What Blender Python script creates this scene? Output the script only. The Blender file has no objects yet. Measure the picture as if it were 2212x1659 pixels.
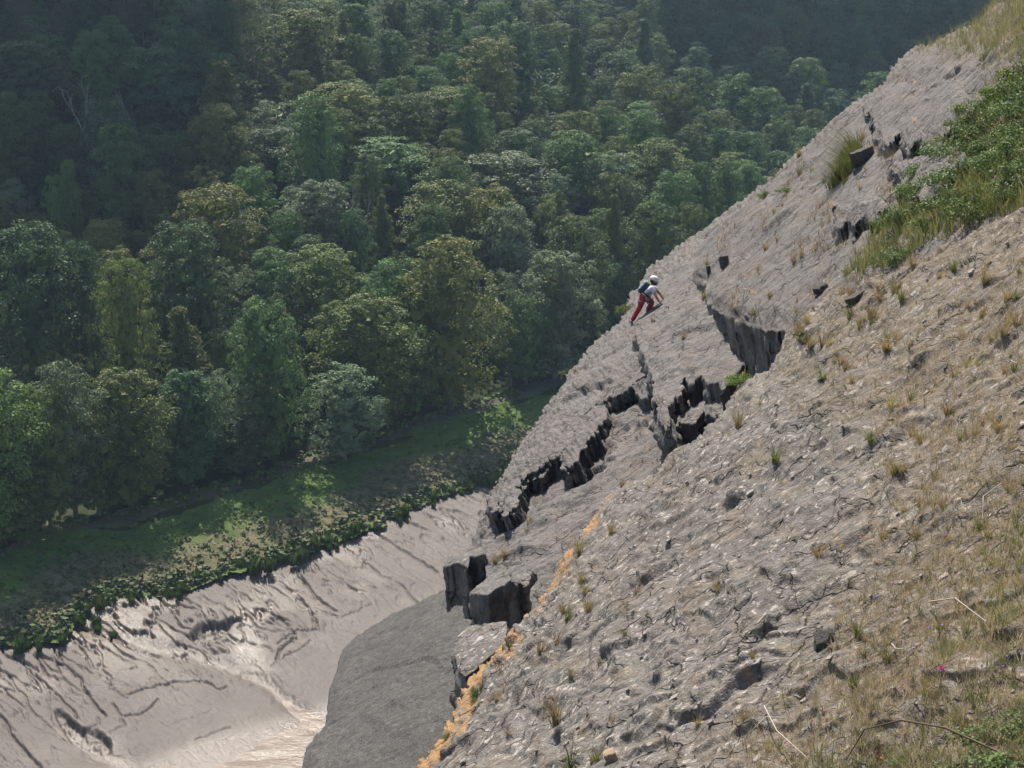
import bpy, math, random
import numpy as np
from mathutils import Vector, Matrix

random.seed(7)
RNG = np.random.default_rng(7)
SC = bpy.context.scene
COL = SC.collection

# ---------------------------------------------------------------- camera, sky, sun, exposure
CAM = np.array([0.0, 0.0, 72.0])          # eye, 72 m above the mud of the river bank
PITCH = math.radians(18.0)
HFOV = math.radians(35.0)
cam_data = bpy.data.cameras.new('camera')
cam_data.sensor_fit = 'HORIZONTAL'
cam_data.angle = HFOV
cam_data.clip_start = 0.1
cam_data.clip_end = 6000
cam = bpy.data.objects.new('camera', cam_data)
cam.location = CAM
cam.rotation_euler = (math.radians(90) - PITCH, 0, 0)
COL.objects.link(cam)
SC.camera = cam

SUN_EL = math.radians(52.0)
SUN_AZ = math.radians(-12.0)               # measured from +Y, negative = to the left of the view
SUN_DIR = Vector((math.sin(SUN_AZ) * math.cos(SUN_EL), math.cos(SUN_AZ) * math.cos(SUN_EL), math.sin(SUN_EL)))
world = bpy.data.worlds.new('World')
SC.world = world
world.use_nodes = True
wn = world.node_tree
bg = wn.nodes['Background']
sky = wn.nodes.new('ShaderNodeTexSky')
sky.sky_type = 'NISHITA'
sky.sun_disc = False
sky.sun_elevation = SUN_EL
sky.sun_rotation = SUN_AZ
sky.air_density = 1.0
sky.dust_density = 1.5
wn.links.new(sky.outputs[0], bg.inputs[0])
bg.inputs[1].default_value = 0.095
sun_data = bpy.data.lights.new('sun', 'SUN')
sun_data.energy = 5.0
sun_data.angle = math.radians(0.5)
sun_data.color = (1.0, 0.93, 0.83)
sun = bpy.data.objects.new('sun', sun_data)
sun.rotation_euler = SUN_DIR.to_track_quat('Z', 'Y').to_euler()
sun.location = (0, 0, 300)
COL.objects.link(sun)
SC.view_settings.view_transform = 'Standard'
SC.view_settings.look = 'None'
SC.view_settings.gamma = 1.0
SC.view_settings.use_curve_mapping = False
SC.view_settings.exposure = 0.9
SC.render.engine = 'CYCLES'
SC.cycles.max_bounces = 5
SC.cycles.diffuse_bounces = 2
SC.cycles.glossy_bounces = 2
SC.cycles.transmission_bounces = 3
SC.cycles.volume_bounces = 0
SC.cycles.transparent_max_bounces = 4
SC.cycles.sample_clamp_indirect = 4.0
SC.cycles.use_denoising = True
SC.cycles.adaptive_threshold = 0.02
SC.cycles.caustics_reflective = False
SC.cycles.caustics_refractive = False

# ---------------------------------------------------------------- survey: photo pixels (2212 wide) <-> the place
F = 1106.0 / math.tan(HFOV / 2)
FWD = np.array([0, math.cos(PITCH), -math.sin(PITCH)])
UPV = np.array([0, math.sin(PITCH), math.cos(PITCH)])
RGT = np.array([1.0, 0, 0])

def rays(px, py):
    u = (np.asarray(px, float) - 1106.0) / F
    v = (np.asarray(py, float) - 829.5) / F
    return FWD + u[..., None] * RGT - v[..., None] * UPV      # unit depth along the view axis

def at_depth(px, py, d):
    return CAM + rays(np.array(px, float), np.array(py, float)) * np.asarray(d, float)[..., None]

def hit_z(px, py, z):
    r = rays(px, py)
    t = (z - CAM[2]) / r[..., 2]
    return CAM + r * t[..., None]

def to_px(P):
    q = np.asarray(P, float) - CAM
    d = q @ FWD
    return 1106.0 + F * (q @ RGT) / d, 829.5 - F * (q @ UPV) / d, d

class Plane:
    """inverse depth k = k0 + bx (x-x0) + by (y-y0): an exact plane of the place"""
    def __init__(self, x0, y0, k0, bx, by):
        self.a = k0 - bx * x0 - by * y0; self.bx = bx; self.by = by
        pts = [self.hit(*p) for p in ((1000, 1000), (1300, 1000), (1100, 1300))]
        n = np.cross(pts[1] - pts[0], pts[2] - pts[0]); n /= np.linalg.norm(n)
        if np.dot(n, CAM - pts[0]) < 0: n = -n
        self.n = n
        self.height = float(np.dot(CAM - pts[0], n))
        e1 = np.cross(n, [0, 0, 1.0]); e1 /= np.linalg.norm(e1)
        self.e1 = e1; self.e2 = np.cross(n, e1)
    def k(self, px, py): return self.a + self.bx * np.asarray(px, float) + self.by * np.asarray(py, float)
    def hit(self, px, py): return at_depth(np.asarray(px, float), np.asarray(py, float), 1.0 / self.k(px, py))
    def offset(self, dz):
        """the parallel plane dz metres higher (towards the eye)"""
        s = self.height / (self.height - dz)
        p = Plane.__new__(Plane)
        p.a = self.a * s; p.bx = self.bx * s; p.by = self.by * s
        p.n = self.n; p.e1 = self.e1; p.e2 = self.e2; p.height = self.height - dz
        return p

# ---------------------------------------------------------------- noise
_perm = np.random.default_rng(3).permutation(512).astype(np.int64)
_g = np.random.default_rng(4).normal(size=(512, 3)); _g /= np.linalg.norm(_g, axis=1)[:, None]
def _h(i, j, k): return _perm[(_perm[(_perm[i & 511] + j) & 511] + k) & 511]
def noise3(p):
    p = np.asarray(p, float); i = np.floor(p).astype(np.int64); f = p - i
    u = f * f * f * (f * (f * 6 - 15) + 10)
    out = 0
    for dx in (0, 1):
        wx = u[:, 0] if dx else 1 - u[:, 0]
        for dy in (0, 1):
            wy = u[:, 1] if dy else 1 - u[:, 1]
            for dz in (0, 1):
                wz = u[:, 2] if dz else 1 - u[:, 2]
                g = _g[_h(i[:, 0] + dx, i[:, 1] + dy, i[:, 2] + dz)]
                out = out + wx * wy * wz * (g[:, 0] * (f[:, 0] - dx) + g[:, 1] * (f[:, 1] - dy) + g[:, 2] * (f[:, 2] - dz))
    return out * 1.6
def noise2(x, y, seed=0.0):
    return noise3(np.stack([np.ravel(x), np.ravel(y), np.full(np.size(x), seed * 7.31 + 0.37)], 1)).reshape(np.shape(x))
def fbm2(x, y, oct=4, seed=0.0, gain=0.5):
    a = 1.0; s = 0; t = 0
    for o in range(oct):
        s = s + a * noise2(x * 2 ** o, y * 2 ** o, seed + o * 3.1); t += a; a *= gain
    return s / t
def fbm3(p, oct=3, gain=0.5):
    a = 1.0; s = 0; t = 0
    for o in range(oct):
        s = s + a * noise3(p * 2 ** o + o * 17.3); t += a; a *= gain
    return s / t
def voro2(x, y, seed=0):
    """cell random (3 values), offset to the cell's centre, F2-F1"""
    ix = np.floor(x).astype(np.int64); iy = np.floor(y).astype(np.int64)
    b1 = np.full(x.shape, 9.0); b2 = np.full(x.shape, 9.0)
    cid = np.zeros(x.shape, np.int64); cx = np.zeros(x.shape); cy = np.zeros(x.shape)
    for dx in (-1, 0, 1):
        for dy in (-1, 0, 1):
            h = _h(ix + dx, iy + dy, seed + 0 * ix)
            qx = ix + dx + 0.5 + 0.46 * (_perm[h] / 255.5 - 1); qy = iy + dy + 0.5 + 0.46 * (_perm[(h + 77) & 511] / 255.5 - 1)
            d = np.hypot(x - qx, y - qy)
            m = d < b1
            b2 = np.where(m, b1, np.minimum(b2, d))
            b1 = np.where(m, d, b1); cid = np.where(m, h, cid); cx = np.where(m, x - qx, cx); cy = np.where(m, y - qy, cy)
    r = lambda o: _perm[(cid + o) & 511] / 511.0
    return r(11), r(131), r(257), cx, cy, b2 - b1
def vsmooth(x, y, seed, K, tilt):
    """plates: each cell has its own level and tilt, with worn seams"""
    ix = np.floor(x).astype(np.int64); iy = np.floor(y).astype(np.int64)
    num = 0; den = 0
    for dx in (-1, 0, 1):
        for dy in (-1, 0, 1):
            h = _h(ix + dx, iy + dy, seed + 0 * ix)
            qx = ix + dx + 0.5 + 0.46 * (_perm[h] / 255.5 - 1); qy = iy + dy + 0.5 + 0.46 * (_perm[(h + 77) & 511] / 255.5 - 1)
            ex, ey = x - qx, y - qy
            w = np.exp(-K * np.hypot(ex, ey))
            r = lambda o: _perm[(h + o) & 511] / 511.0
            num = num + w * (r(11) - 0.5 + tilt * ((r(131) - 0.5) * ex + (r(257) - 0.5) * ey)); den = den + w
    return num / den
def sstep(a, b, x):
    t = np.clip((x - a) / (b - a), 0, 1); return t * t * (3 - 2 * t)

def poly_sd(px, py, poly, closed=True):
    """distance in pixels, positive inside"""
    P = np.array(poly, float); Q = np.roll(P, -1, 0)
    if not closed: P, Q = P[:-1], Q[:-1]
    d = np.full(px.shape, 1e9); ins = np.zeros(px.shape, bool)
    for (x0, y0), (x1, y1) in zip(P, Q):
        ex, ey = x1 - x0, y1 - y0
        t = np.clip(((px - x0) * ex + (py - y0) * ey) / (ex * ex + ey * ey + 1e-9), 0, 1)
        d = np.minimum(d, np.hypot(px - x0 - t * ex, py - y0 - t * ey))
        if closed and y0 != y1:
            c = ((y0 > py) != (y1 > py)) & (px < ex * (py - y0) / ey + x0)
            ins ^= c
    return np.where(ins, d, -d) if closed else d

# ---------------------------------------------------------------- objects and materials
def link(o, parent=None):
    COL.objects.link(o)
    if parent: o.parent = parent
    return o
def tag(o, label=None, cat=None, group=None, kind=None):
    if label: o['label'] = label
    if cat: o['category'] = cat
    if group: o['group'] = group
    if kind: o['kind'] = kind
    return o
def mesh_np(name, V, quads=None, tris=None, smooth=True, attrs=None):
    me = bpy.data.meshes.new(name)
    V = np.asarray(V, np.float32)
    nq = 0 if quads is None else len(quads); nt = 0 if tris is None else len(tris)
    loops = []
    if nq: loops.append(np.asarray(quads, np.int32).ravel())
    if nt: loops.append(np.asarray(tris, np.int32).ravel())
    loops = np.concatenate(loops)
    me.vertices.add(len(V)); me.vertices.foreach_set('co', V.ravel())
    me.loops.add(len(loops)); me.loops.foreach_set('vertex_index', loops)
    me.polygons.add(nq + nt)
    starts = np.concatenate([np.arange(nq) * 4, nq * 4 + np.arange(nt) * 3]).astype(np.int32)
    me.polygons.foreach_set('loop_start', starts)
    me.update(calc_edges=True)
    me.polygons.foreach_set('use_smooth', np.full(nq + nt, smooth))
    for k, a in (attrs or {}).items():
        at = me.attributes.new(k, 'FLOAT', 'POINT'); at.data.foreach_set('value', np.asarray(a, np.float32))
    me.validate()
    return me
def obj(name, me, mat, parent=None):
    o = bpy.data.objects.new(name, me)
    if mat and not me.materials: me.materials.append(mat)
    return link(o, parent)
def empty(name, loc=(0, 0, 0), rz=0.0, s=1.0):
    o = bpy.data.objects.new(name, None); o.location = loc; o.rotation_euler = (0, 0, rz); o.scale = (s, s, s)
    o.empty_display_size = 0.2
    return link(o)

class NT:
    def __init__(self, name):
        self.m = bpy.data.materials.new(name); self.m.use_nodes = True
        self.t = self.m.node_tree; self.bsdf = self.t.nodes['Principled BSDF']; self.out = self.t.nodes['Material Output']
        self.co = self.t.nodes.new('ShaderNodeTexCoord').outputs['Object']
    def n(self, k, **kw):
        nd = self.t.nodes.new(k)
        for a, b in kw.items(): setattr(nd, a, b)
        return nd
    def l(self, a, b): self.t.links.new(a, b)
    def noise(self, scale, detail=4, rough=0.6, co=None, dist=0.0):
        nd = self.n('ShaderNodeTexNoise'); nd.inputs['Scale'].default_value = scale
        nd.inputs['Detail'].default_value = detail; nd.inputs['Roughness'].default_value = rough; nd.inputs['Distortion'].default_value = dist
        self.l(co or self.co, nd.inputs['Vector']); return nd.outputs['Fac']
    def voro(self, scale, co=None):
        nd = self.n('ShaderNodeTexVoronoi'); nd.inputs['Scale'].default_value = scale
        self.l(co or self.co, nd.inputs['Vector']); return nd
    def attr(self, name):
        nd = self.n('ShaderNodeAttribute'); nd.attribute_name = name; return nd.outputs['Fac']
    def ramp(self, x, lo, hi):
        nd = self.n('ShaderNodeMapRange'); nd.clamp = True
        nd.inputs['From Min'].default_value = lo; nd.inputs['From Max'].default_value = hi
        self.l(x, nd.inputs['Value']); return nd.outputs['Result']
    def math(self, op, a, b):
        nd = self.n('ShaderNodeMath', operation=op)
        for i, v in enumerate((a, b)):
            if isinstance(v, (int, float)): nd.inputs[i].default_value = v
            else: self.l(v, nd.inputs[i])
        return nd.outputs[0]
    def mix(self, fac, a, b):
        nd = self.n('ShaderNodeMix', data_type='RGBA')
        for s, v in (('Factor', fac), ('A', a), ('B', b)):
            sock = [i for i in nd.inputs if i.name == s and (i.type == ('VALUE' if s == 'Factor' else 'RGBA'))][0]
            if isinstance(v, (int, float)): sock.default_value = v
            elif isinstance(v, tuple): sock.default_value = v + (1,)
            else: self.l(v, sock)
        return [o for o in nd.outputs if o.type == 'RGBA'][0]
    def base(self, c):
        if isinstance(c, tuple): self.bsdf.inputs['Base Color'].default_value = c + (1,)
        else: self.l(c, self.bsdf.inputs['Base Color'])
    def rough(self, r):
        if isinstance(r, float): self.bsdf.inputs['Roughness'].default_value = r
        else: self.l(r, self.bsdf.inputs['Roughness'])
    def spec(self, s): self.bsdf.inputs['Specular IOR Level'].default_value = s
    def bump(self, h, strength=0.4, dist=0.05):
        nd = self.n('ShaderNodeBump'); nd.inputs['Strength'].default_value = strength; nd.inputs['Distance'].default_value = dist
        self.l(h, nd.inputs['Height']); self.l(nd.outputs[0], self.bsdf.inputs['Normal'])

def rock_mat(name, dark, mid, pale, speck=0.5, fine=1.0, orange=True, crack=0.6):
    m = NT(name)
    big = m.ramp(m.noise(0.35, 4), 0.3, 0.7)
    med = m.ramp(m.noise(1.6 * fine, 4, 0.7), 0.36, 0.64)
    fin = m.ramp(m.noise(6.5 * fine, 4, 0.75), 0.36, 0.64)
    c = m.mix(med, dark, mid)
    c = m.mix(m.math('MULTIPLY', big, 0.5), c, pale)
    c = m.mix(m.math('ADD', m.math('MULTIPLY', fin, 0.6), 0.4), tuple(v * 0.7 for v in dark), c)
    sp = m.ramp(m.noise(10 * fine, 3, 0.6), 0.585, 0.66)
    c = m.mix(m.math('MULTIPLY', sp, speck), c, tuple(min(1, v * 1.75) for v in pale))
    dk = m.ramp(m.noise(4.2 * fine, 4, 0.65), 0.57, 0.66)
    c = m.mix(m.math('MULTIPLY', dk, 0.6), c, (0.045, 0.041, 0.038))
    wv_ = m.n('ShaderNodeVectorMath', operation='ADD'); m.l(m.co, wv_.inputs[0])
    nz = m.n('ShaderNodeTexNoise'); nz.inputs['Scale'].default_value = 2.5; nz.inputs['Detail'].default_value = 4; m.l(m.co, nz.inputs['Vector'])
    sc_ = m.n('ShaderNodeVectorMath', operation='SCALE'); sc_.inputs['Scale'].default_value = 0.5; m.l(nz.outputs['Color'], sc_.inputs[0]); m.l(sc_.outputs[0], wv_.inputs[1])
    vo = m.n('ShaderNodeTexVoronoi'); vo.feature = 'DISTANCE_TO_EDGE'; vo.inputs['Scale'].default_value = 2.0 * fine; m.l(wv_.outputs[0], vo.inputs['Vector'])
    ck = m.math('MULTIPLY', m.ramp(vo.outputs['Distance'], 0.035, 0.0), m.ramp(m.noise(0.9, 3), 0.42, 0.6))
    c = m.mix(m.math('MULTIPLY', ck, crack), c, (0.03, 0.028, 0.026))
    if speck > 0.7:
        vd = m.voro(3.4, wv_.outputs[0]); sx = m.n('ShaderNodeSeparateColor'); m.l(vd.outputs['Color'], sx.inputs[0])
        disc = m.math('MULTIPLY', m.ramp(vd.outputs['Distance'], 0.24, 0.18), m.ramp(sx.outputs[0], 0.78, 0.80))
        c = m.mix(m.math('MULTIPLY', disc, 0.75), c, (0.40, 0.375, 0.335))
    if orange:
        ln = m.math('MULTIPLY', m.attr('lichen'), m.ramp(m.noise(5.0, 5, 0.7), 0.3, 0.5))
        oc = m.mix(m.ramp(m.noise(12, 4), 0.35, 0.65), (0.30, 0.14, 0.04), (0.35, 0.225, 0.105))
        c = m.mix(m.math('MINIMUM', ln, 0.9), c, oc)
        so = m.math('MULTIPLY', m.attr('soil'), m.ramp(m.noise(3.0, 5, 0.7), 0.36, 0.56))
        sc = m.mix(m.noise(9, 4), (0.085, 0.065, 0.04), (0.22, 0.16, 0.10))
        c = m.mix(m.math('MULTIPLY', so, 0.6), c, sc)
        fr = m.attr('fresh')
        c = m.mix(m.math('MULTIPLY', fr, 0.7), c, m.mix(med, (0.10, 0.098, 0.094), (0.24, 0.222, 0.20)))
    m.base(c); m.rough(0.85); m.spec(0.25)
    hgt = m.noise(6 * fine, 5, 0.72)
    if crack: hgt = m.math('ADD', hgt, m.math('MULTIPLY', ck, -0.6))
    m.bump(hgt, 1.0, 0.10 / fine)
    return m.m
def simple_mat(name, c, rough=0.7, spec=0.3, c2=None, scale=8.0, metal=0.0):
    m = NT(name)
    if c2: m.base(m.mix(m.ramp(m.noise(scale, 4), 0.35, 0.65), c, c2))
    else: m.base(m.mix(m.noise(scale, 3), c, tuple(v * 0.8 for v in c)))
    m.rough(rough); m.spec(spec); m.bsdf.inputs['Metallic'].default_value = metal
    return m.m
def leaf_mat(name, c, c2, trans=0.35, vary=0.5, spec=0.12, scale=0.35):
    """leaves: sun shines through them; each plant has its own tint"""
    m = NT(name)
    oi = m.n('ShaderNodeObjectInfo')
    col = m.mix(m.ramp(m.noise(scale, 3), 0.3, 0.7), c, c2)
    hs = m.n('ShaderNodeHueSaturation')
    m.l(m.math('ADD', m.math('MULTIPLY', oi.outputs['Random'], 0.035), 0.4825), hs.inputs['Hue'])
    m.l(m.math('ADD', m.math('MULTIPLY', oi.outputs['Random'], vary), 1.0 - vary / 2), hs.inputs['Value'])
    m.l(col, hs.inputs['Color'])
    col = hs.outputs[0]
    m.base(col); m.rough(0.55); m.spec(spec)
    tr = m.n('ShaderNodeBsdfTranslucent')
    m.l(m.mix(0.3, col, (0.11, 0.19, 0.03)), tr.inputs['Color'])
    mx = m.n('ShaderNodeMixShader'); mx.inputs[0].default_value = trans
    m.l(m.bsdf.outputs[0], mx.inputs[1]); m.l(tr.outputs[0], mx.inputs[2]); m.l(mx.outputs[0], m.out.inputs[0])
    return m.m
# ================================================================ ROCK
M_ROCK = rock_mat('weathered_limestone', (0.105, 0.094, 0.083), (0.18, 0.161, 0.143), (0.238, 0.214, 0.19), 0.8)
M_ROCK_FAR = rock_mat('slab_limestone', (0.105, 0.095, 0.089), (0.15, 0.136, 0.127), (0.19, 0.172, 0.16), 0.38, 0.8)
M_ROCK_GREY = rock_mat('grey_limestone', (0.066, 0.063, 0.059), (0.098, 0.093, 0.087), (0.128, 0.121, 0.111), 0.3, 1.0, crack=0.0)
M_ROCK_CUT = rock_mat('broken_limestone', (0.10, 0.096, 0.09), (0.165, 0.15, 0.137), (0.22, 0.2, 0.18), 0.4)

PA = Plane(1106, 829.5, 0.0118, 4.8e-5, 5.56e-5)
PB = Plane(1400, 650, 0.0200, 1.63e-5, 2.49e-5)
PU = Plane(1500, 560, 0.0194, 4.0e-5, 3.72e-5)
PC = Plane(950, 1300, 0.0263, 1.4e-5, 2.0e-5)
PB0 = PB.offset(-0.70)

def relief(q1, q2, A, cs):
    """height of the bed's surface over its plane, metres; cs = size of the mesh's cells there"""
    wx = q1 + 0.4 * fbm2(q1 * 0.8, q2 * 0.8, 3, 1); wy = q2 + 0.4 * fbm2(q1 * 0.8, q2 * 0.8, 3, 2)
    h = A['und'] * fbm2(q1 * 0.28, q2 * 0.28, 3, 5)
    for size, amp, tilt, sd in A['plates']:
        K = np.clip(1.4 * size / cs, 5, 22)
        f = sstep(1.5, 5.0, size / cs)
        h = h + amp * f * vsmooth(wx / size, wy / size * 1.25, sd, K, tilt)
    lam = 0.9; am = A['fine']
    for o in range(6):
        f = sstep(1.8, 4.0, lam / cs)
        n = noise2(wx / lam, wy / lam, 9 + o * 2.3)
        h = h + am * f * (n if o % 2 else 0.5 - 1.7 * np.abs(n))
        lam *= 0.52; am *= 0.60
    for lam, am, sd in A.get('ledge', ()):
        g1, g2 = A['gdir']
        u = (q1 * g1 + q2 * g2) / lam + 1.1 * fbm2(wx / lam * 0.45, wy / lam * 0.45, 3, sd)
        f = u - np.floor(u); fall = np.clip(4.0 * cs / lam, 0.10, 0.5)
        saw = np.where(f < 1 - fall, f / (1 - fall), (1 - f) / fall)
        mk = sstep(-0.08, 0.28, fbm2(q1 / lam * 0.55, q2 / lam * 0.55, 2, sd + 4))
        h = h + am * mk * saw * sstep(2.0, 5.0, lam / cs)
    # pits where flakes have come away
    r, r2, r3, cx, cy, e = voro2(wx / A['pit'][0] + 9.3, wy / A['pit'][0] * 0.75, 91)
    rr = np.hypot(cx, cy * 1.3)
    pit = (r < A['pit'][2]) * sstep(0.34, 0.22, rr + 0.16 * fbm2(q1 * 3, q2 * 3, 2, 77)) 
    return h - A['pit'][1] * pit * (0.6 + 0.8 * r2), pit

_p0 = PA.hit(1600, 1200); LEDGE = PA.hit(1690, 1158) - _p0; LEDGE /= np.linalg.norm(LEDGE)
def sheet(name, plane, poly, step, A, mat, drop=1.0, rows=10, jag=(6, 2), vertical=0.6, bulge=0.12, colour=None, cell=14, fan=None):
    """a bed of rock: its weathered top over a plane and broken sides going down all round"""
    P = np.array(poly, float)
    x0, y0 = P.min(0) - 8; x1, y1 = P.max(0) + 8
    gx = np.arange(x0, x1, step); gy = np.arange(y0, y1, step)
    X, Y = np.meshgrid(gx, gy)
    sd = poly_sd(X, Y, poly)
    r, r2, r3, cx, cy, e = voro2(X / cell, Y / cell, 33)
    jg = jag[0] * (r - 0.5) * 2 + jag[1] * fbm2(X / 9.0, Y / 9.0, 3, 12) * 2 + jag[0] * 1.5 * fbm2(X / 55.0, Y / 55.0, 2, 15)
    sdj = sd + jg
    k = plane.k(X, Y)
    ins = (sdj > 0) & (k > 0.004)
    cellin = ins[:-1, :-1] & ins[1:, :-1] & ins[:-1, 1:] & ins[1:, 1:]
    H, W = X.shape
    ids = np.arange(H * W).reshape(H, W)
    quads = np.stack([ids[:-1, :-1], ids[:-1, 1:], ids[1:, 1:], ids[1:, :-1]], -1)[cellin]
    # pull the rim onto the true outline
    ed = np.concatenate([quads[:, [0, 1]], quads[:, [1, 2]], quads[:, [2, 3]], quads[:, [3, 0]]])
    es = np.sort(ed, 1); key = es[:, 0] * (H * W) + es[:, 1]
    uk, inv, cnt = np.unique(key, return_inverse=True, return_counts=True)
    rim = ed[cnt[inv] == 1]
    rv = np.unique(rim)
    gyv, gxv = np.gradient(sdj, step)
    gn = np.maximum(np.hypot(gxv, gyv), 0.5)
    Xf, Yf = X.ravel().copy(), Y.ravel().copy()
    mv = np.clip(sdj.ravel()[rv], -step, 1.6 * step) * 0.8
    Xf[rv] -= mv * (gxv / gn ** 1).ravel()[rv] / gn.ravel()[rv]; Yf[rv] -= mv * (gyv / gn).ravel()[rv] / gn.ravel()[rv]
    used = np.unique(quads)
    remap = np.full(H * W, -1); remap[used] = np.arange(len(used))
    ux, uy = Xf[used], Yf[used]
    B = plane.hit(ux, uy)
    q1 = (B - CAM) @ plane.e1; q2 = (B - CAM) @ plane.e2
    sdu = sdj.ravel()[used]; dpt = 1.0 / plane.k(ux, uy)
    cs = step * dpt / F * np.sqrt(1 / np.clip(plane.height / dpt, 0.05, 1))
    A = dict(A)
    g = np.cross(plane.n, LEDGE); g = g if g @ (CAM - B.mean(0)) > 0 else -g
    A['gdir'] = (g @ plane.e1, g @ plane.e2)
    h, pit = relief(q1, q2, A, cs)
    if 'flat' in A:
        for fx0, fy0, fr0 in A['flat']:
            w_ = sstep(fr0, fr0 * 0.4, np.hypot(ux - fx0, uy - fy0)); h = h * (1 - 0.85 * w_); pit = pit * (1 - w_)
    em = np.maximum(sdu, 0) * dpt / F                       # metres from the rim, across the view
    h = h * (0.35 + 0.65 * sstep(0, 0.25, em)) - A.get('round', 0.0) * (1 - sstep(0, A.get('rw', 0.4), em)) ** 1
    if fan: h = h + fan(ux, uy, B)
    V = B + h[:, None] * plane.n
    nrmdir = -plane.n * (1 - vertical) + np.array([0, 0, -1.0]) * vertical
    nrmdir /= np.linalg.norm(nrmdir)
    # broken sides
    rvm = remap[rv]
    nR = len(rv)
    E = V[rvm]
    outw = -(gxv.ravel()[rv][:, None] * RGT - gyv.ravel()[rv][:, None] * UPV)
    outw /= np.linalg.norm(outw, axis=1)[:, None] + 1e-9
    VV = [V]; base = len(V)
    fresh = [np.zeros(len(V))]
    for j in range(1, rows + 1):
        t = (j / rows) ** 1.15
        Pj = E + nrmdir * drop * t
        rr = fbm3(Pj * np.array([1.5, 1.5, 2.6]), 5, 0.65)
        cb = np.floor(fbm3(Pj * np.array([0.9, 0.9, 1.5]) + 5.0, 3) * 7) / 7
        Pj = Pj + outw * ((rr * 0.9 + cb * 1.3) * bulge * min(1, t * rows / 2.5))[:, None]
        VV.append(Pj); fresh.append(np.full(nR, 1.0))
    idx = np.full(len(V), -1); idx[rvm] = np.arange(nR)
    a, b = remap[rim[:, 0]], remap[rim[:, 1]]
    ia, ib = idx[a], idx[b]
    Q = [remap[quads]]
    for j in range(rows):
        ta = a if j == 0 else base + (j - 1) * nR + ia
        tb = b if j == 0 else base + (j - 1) * nR + ib
        Q.append(np.stack([tb, ta, base + j * nR + ia, base + j * nR + ib], 1))
    V = np.concatenate(VV); Q = np.concatenate(Q)
    lichen = np.zeros(len(V)); soil = np.zeros(len(V))
    if colour:
        l, s = colour(ux, uy, em, pit); lichen[:len(ux)] = l; soil[:len(ux)] = s
    fr = np.concatenate(fresh); fr[:len(ux)] = pit * 0.6
    if colour and 'walls' in A: lichen[len(ux):] = np.tile(lichen[rvm], rows) * A['walls']
    me = mesh_np(name, V, Q, attrs={'lichen': lichen, 'soil': soil, 'fresh': fr}, smooth=A.get('smooth', True))
    o = obj(name, me, mat)
    o_info = dict(px=ux, py=uy, V=V[:len(ux)], n=plane.n, em=em, h=h, pit=pit)
    return o, o_info

NEAR = dict(und=0.16, plates=[(2.2, 0.07, 1.3, 7), (0.9, 0.055, 1.4, 21), (0.4, 0.034, 1.3, 45)], fine=0.048, ledge=((1.3, 0.07, 61), (0.5, 0.055, 71), (0.27, 0.028, 81)), pit=(0.95, 0.10, 0.12), round=0.12, rw=0.5, walls=0.5)
FARS = dict(und=0.22, plates=[(3.4, 0.05, 1.1, 8), (1.5, 0.022, 1.2, 22)], fine=0.022, ledge=((2.6, 0.07, 62), (0.9, 0.025, 72)), pit=(2.4, 0.14, 0.08), round=0.25, rw=0.8, flat=((1395, 680, 120),))
FLOOR = dict(und=0.26, plates=[(2.4, 0.12, 1.3, 9), (1.1, 0.07, 1.2, 23)], fine=0.05, ledge=((1.9, 0.11, 63), (0.8, 0.05, 73)), pit=(1.9, 0.18, 0.13), round=0.3, rw=0.6)
UPPER = dict(und=0.24, plates=[(2.8, 0.07, 1.2, 10), (1.2, 0.035, 1.2, 24)], fine=0.028, ledge=((1.8, 0.09, 64), (0.8, 0.05, 74)), pit=(2.0, 0.15, 0.10), round=0.12, rw=0.4)
SMOOTH = dict(und=0.10, plates=[(3.5, 0.03, 0.8, 12)], fine=0.02, ledge=((2.6, 0.05, 65), (0.9, 0.025, 75)), pit=(2.5, 0.05, 0.05), round=0.06, rw=0.3)

EDGE_A = [(860, 1720), (888, 1640), (930, 1585), (962, 1535), (985, 1492), (1003, 1455), (1050, 1410), (1100, 1340), (1150, 1297), (1185, 1250), (1203, 1190), (1237, 1160),
          (1272, 1115), (1290, 1075), (1330, 1035), (1400, 1012), (1442, 968), (1500, 935), (1552, 885), (1582, 818), (1652, 790), (1690, 712), (1745, 650), (1785, 605),
          (1850, 585), (1920, 560), (2010, 500), (2110, 455), (2212, 415), (2450, 340)]
def col_a(x, y, em, pit):
    ed = poly_sd(x, y, EDGE_A[1:17], closed=False)
    n = fbm2(x / 60, y / 60, 3, 31)
    w = np.interp(y, [950, 1100, 1300, 1500, 1650], [8, 22, 42, 72, 90])
    wn = w * (0.6 + 2.0 * n)
    li = sstep(1, 0.25, ed / np.maximum(wn, 4)) * sstep(1000, 1110, y) * (0.35 + 0.65 * sstep(-0.25, 0.1, fbm2(x / 26, y / 26, 3, 39)))
    li = np.maximum(li, 0.5 * sstep(0.36, 0.5, fbm2(x / 22, y / 22, 3, 36)) * sstep(0.1, 0.4, fbm2(x / 190, y / 190, 2, 38)))
    line = np.interp(y, [600, 800, 1000, 1250, 1450, 1659], [1700, 1640, 1900, 1820, 1680, 1480])
    soil = sstep(-160, 220, x - line + 160 * fbm2(x / 150, y / 150, 3, 33)) * 0.95
    soil = np.maximum(soil, 0.7 * sstep(0.05, 0.35, fbm2(x / 70, y / 70, 3, 34)))
    return li, soil
near_slope, IA = sheet('near_rock_slope', PA, EDGE_A[:-1] + [(2330, 372), (2330, 1790), (800, 1790)], 2.2, NEAR, M_ROCK, drop=3.4, rows=14, jag=(4, 3), vertical=0.75, bulge=0.22, colour=col_a)
tag(near_slope, kind='structure')

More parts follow.
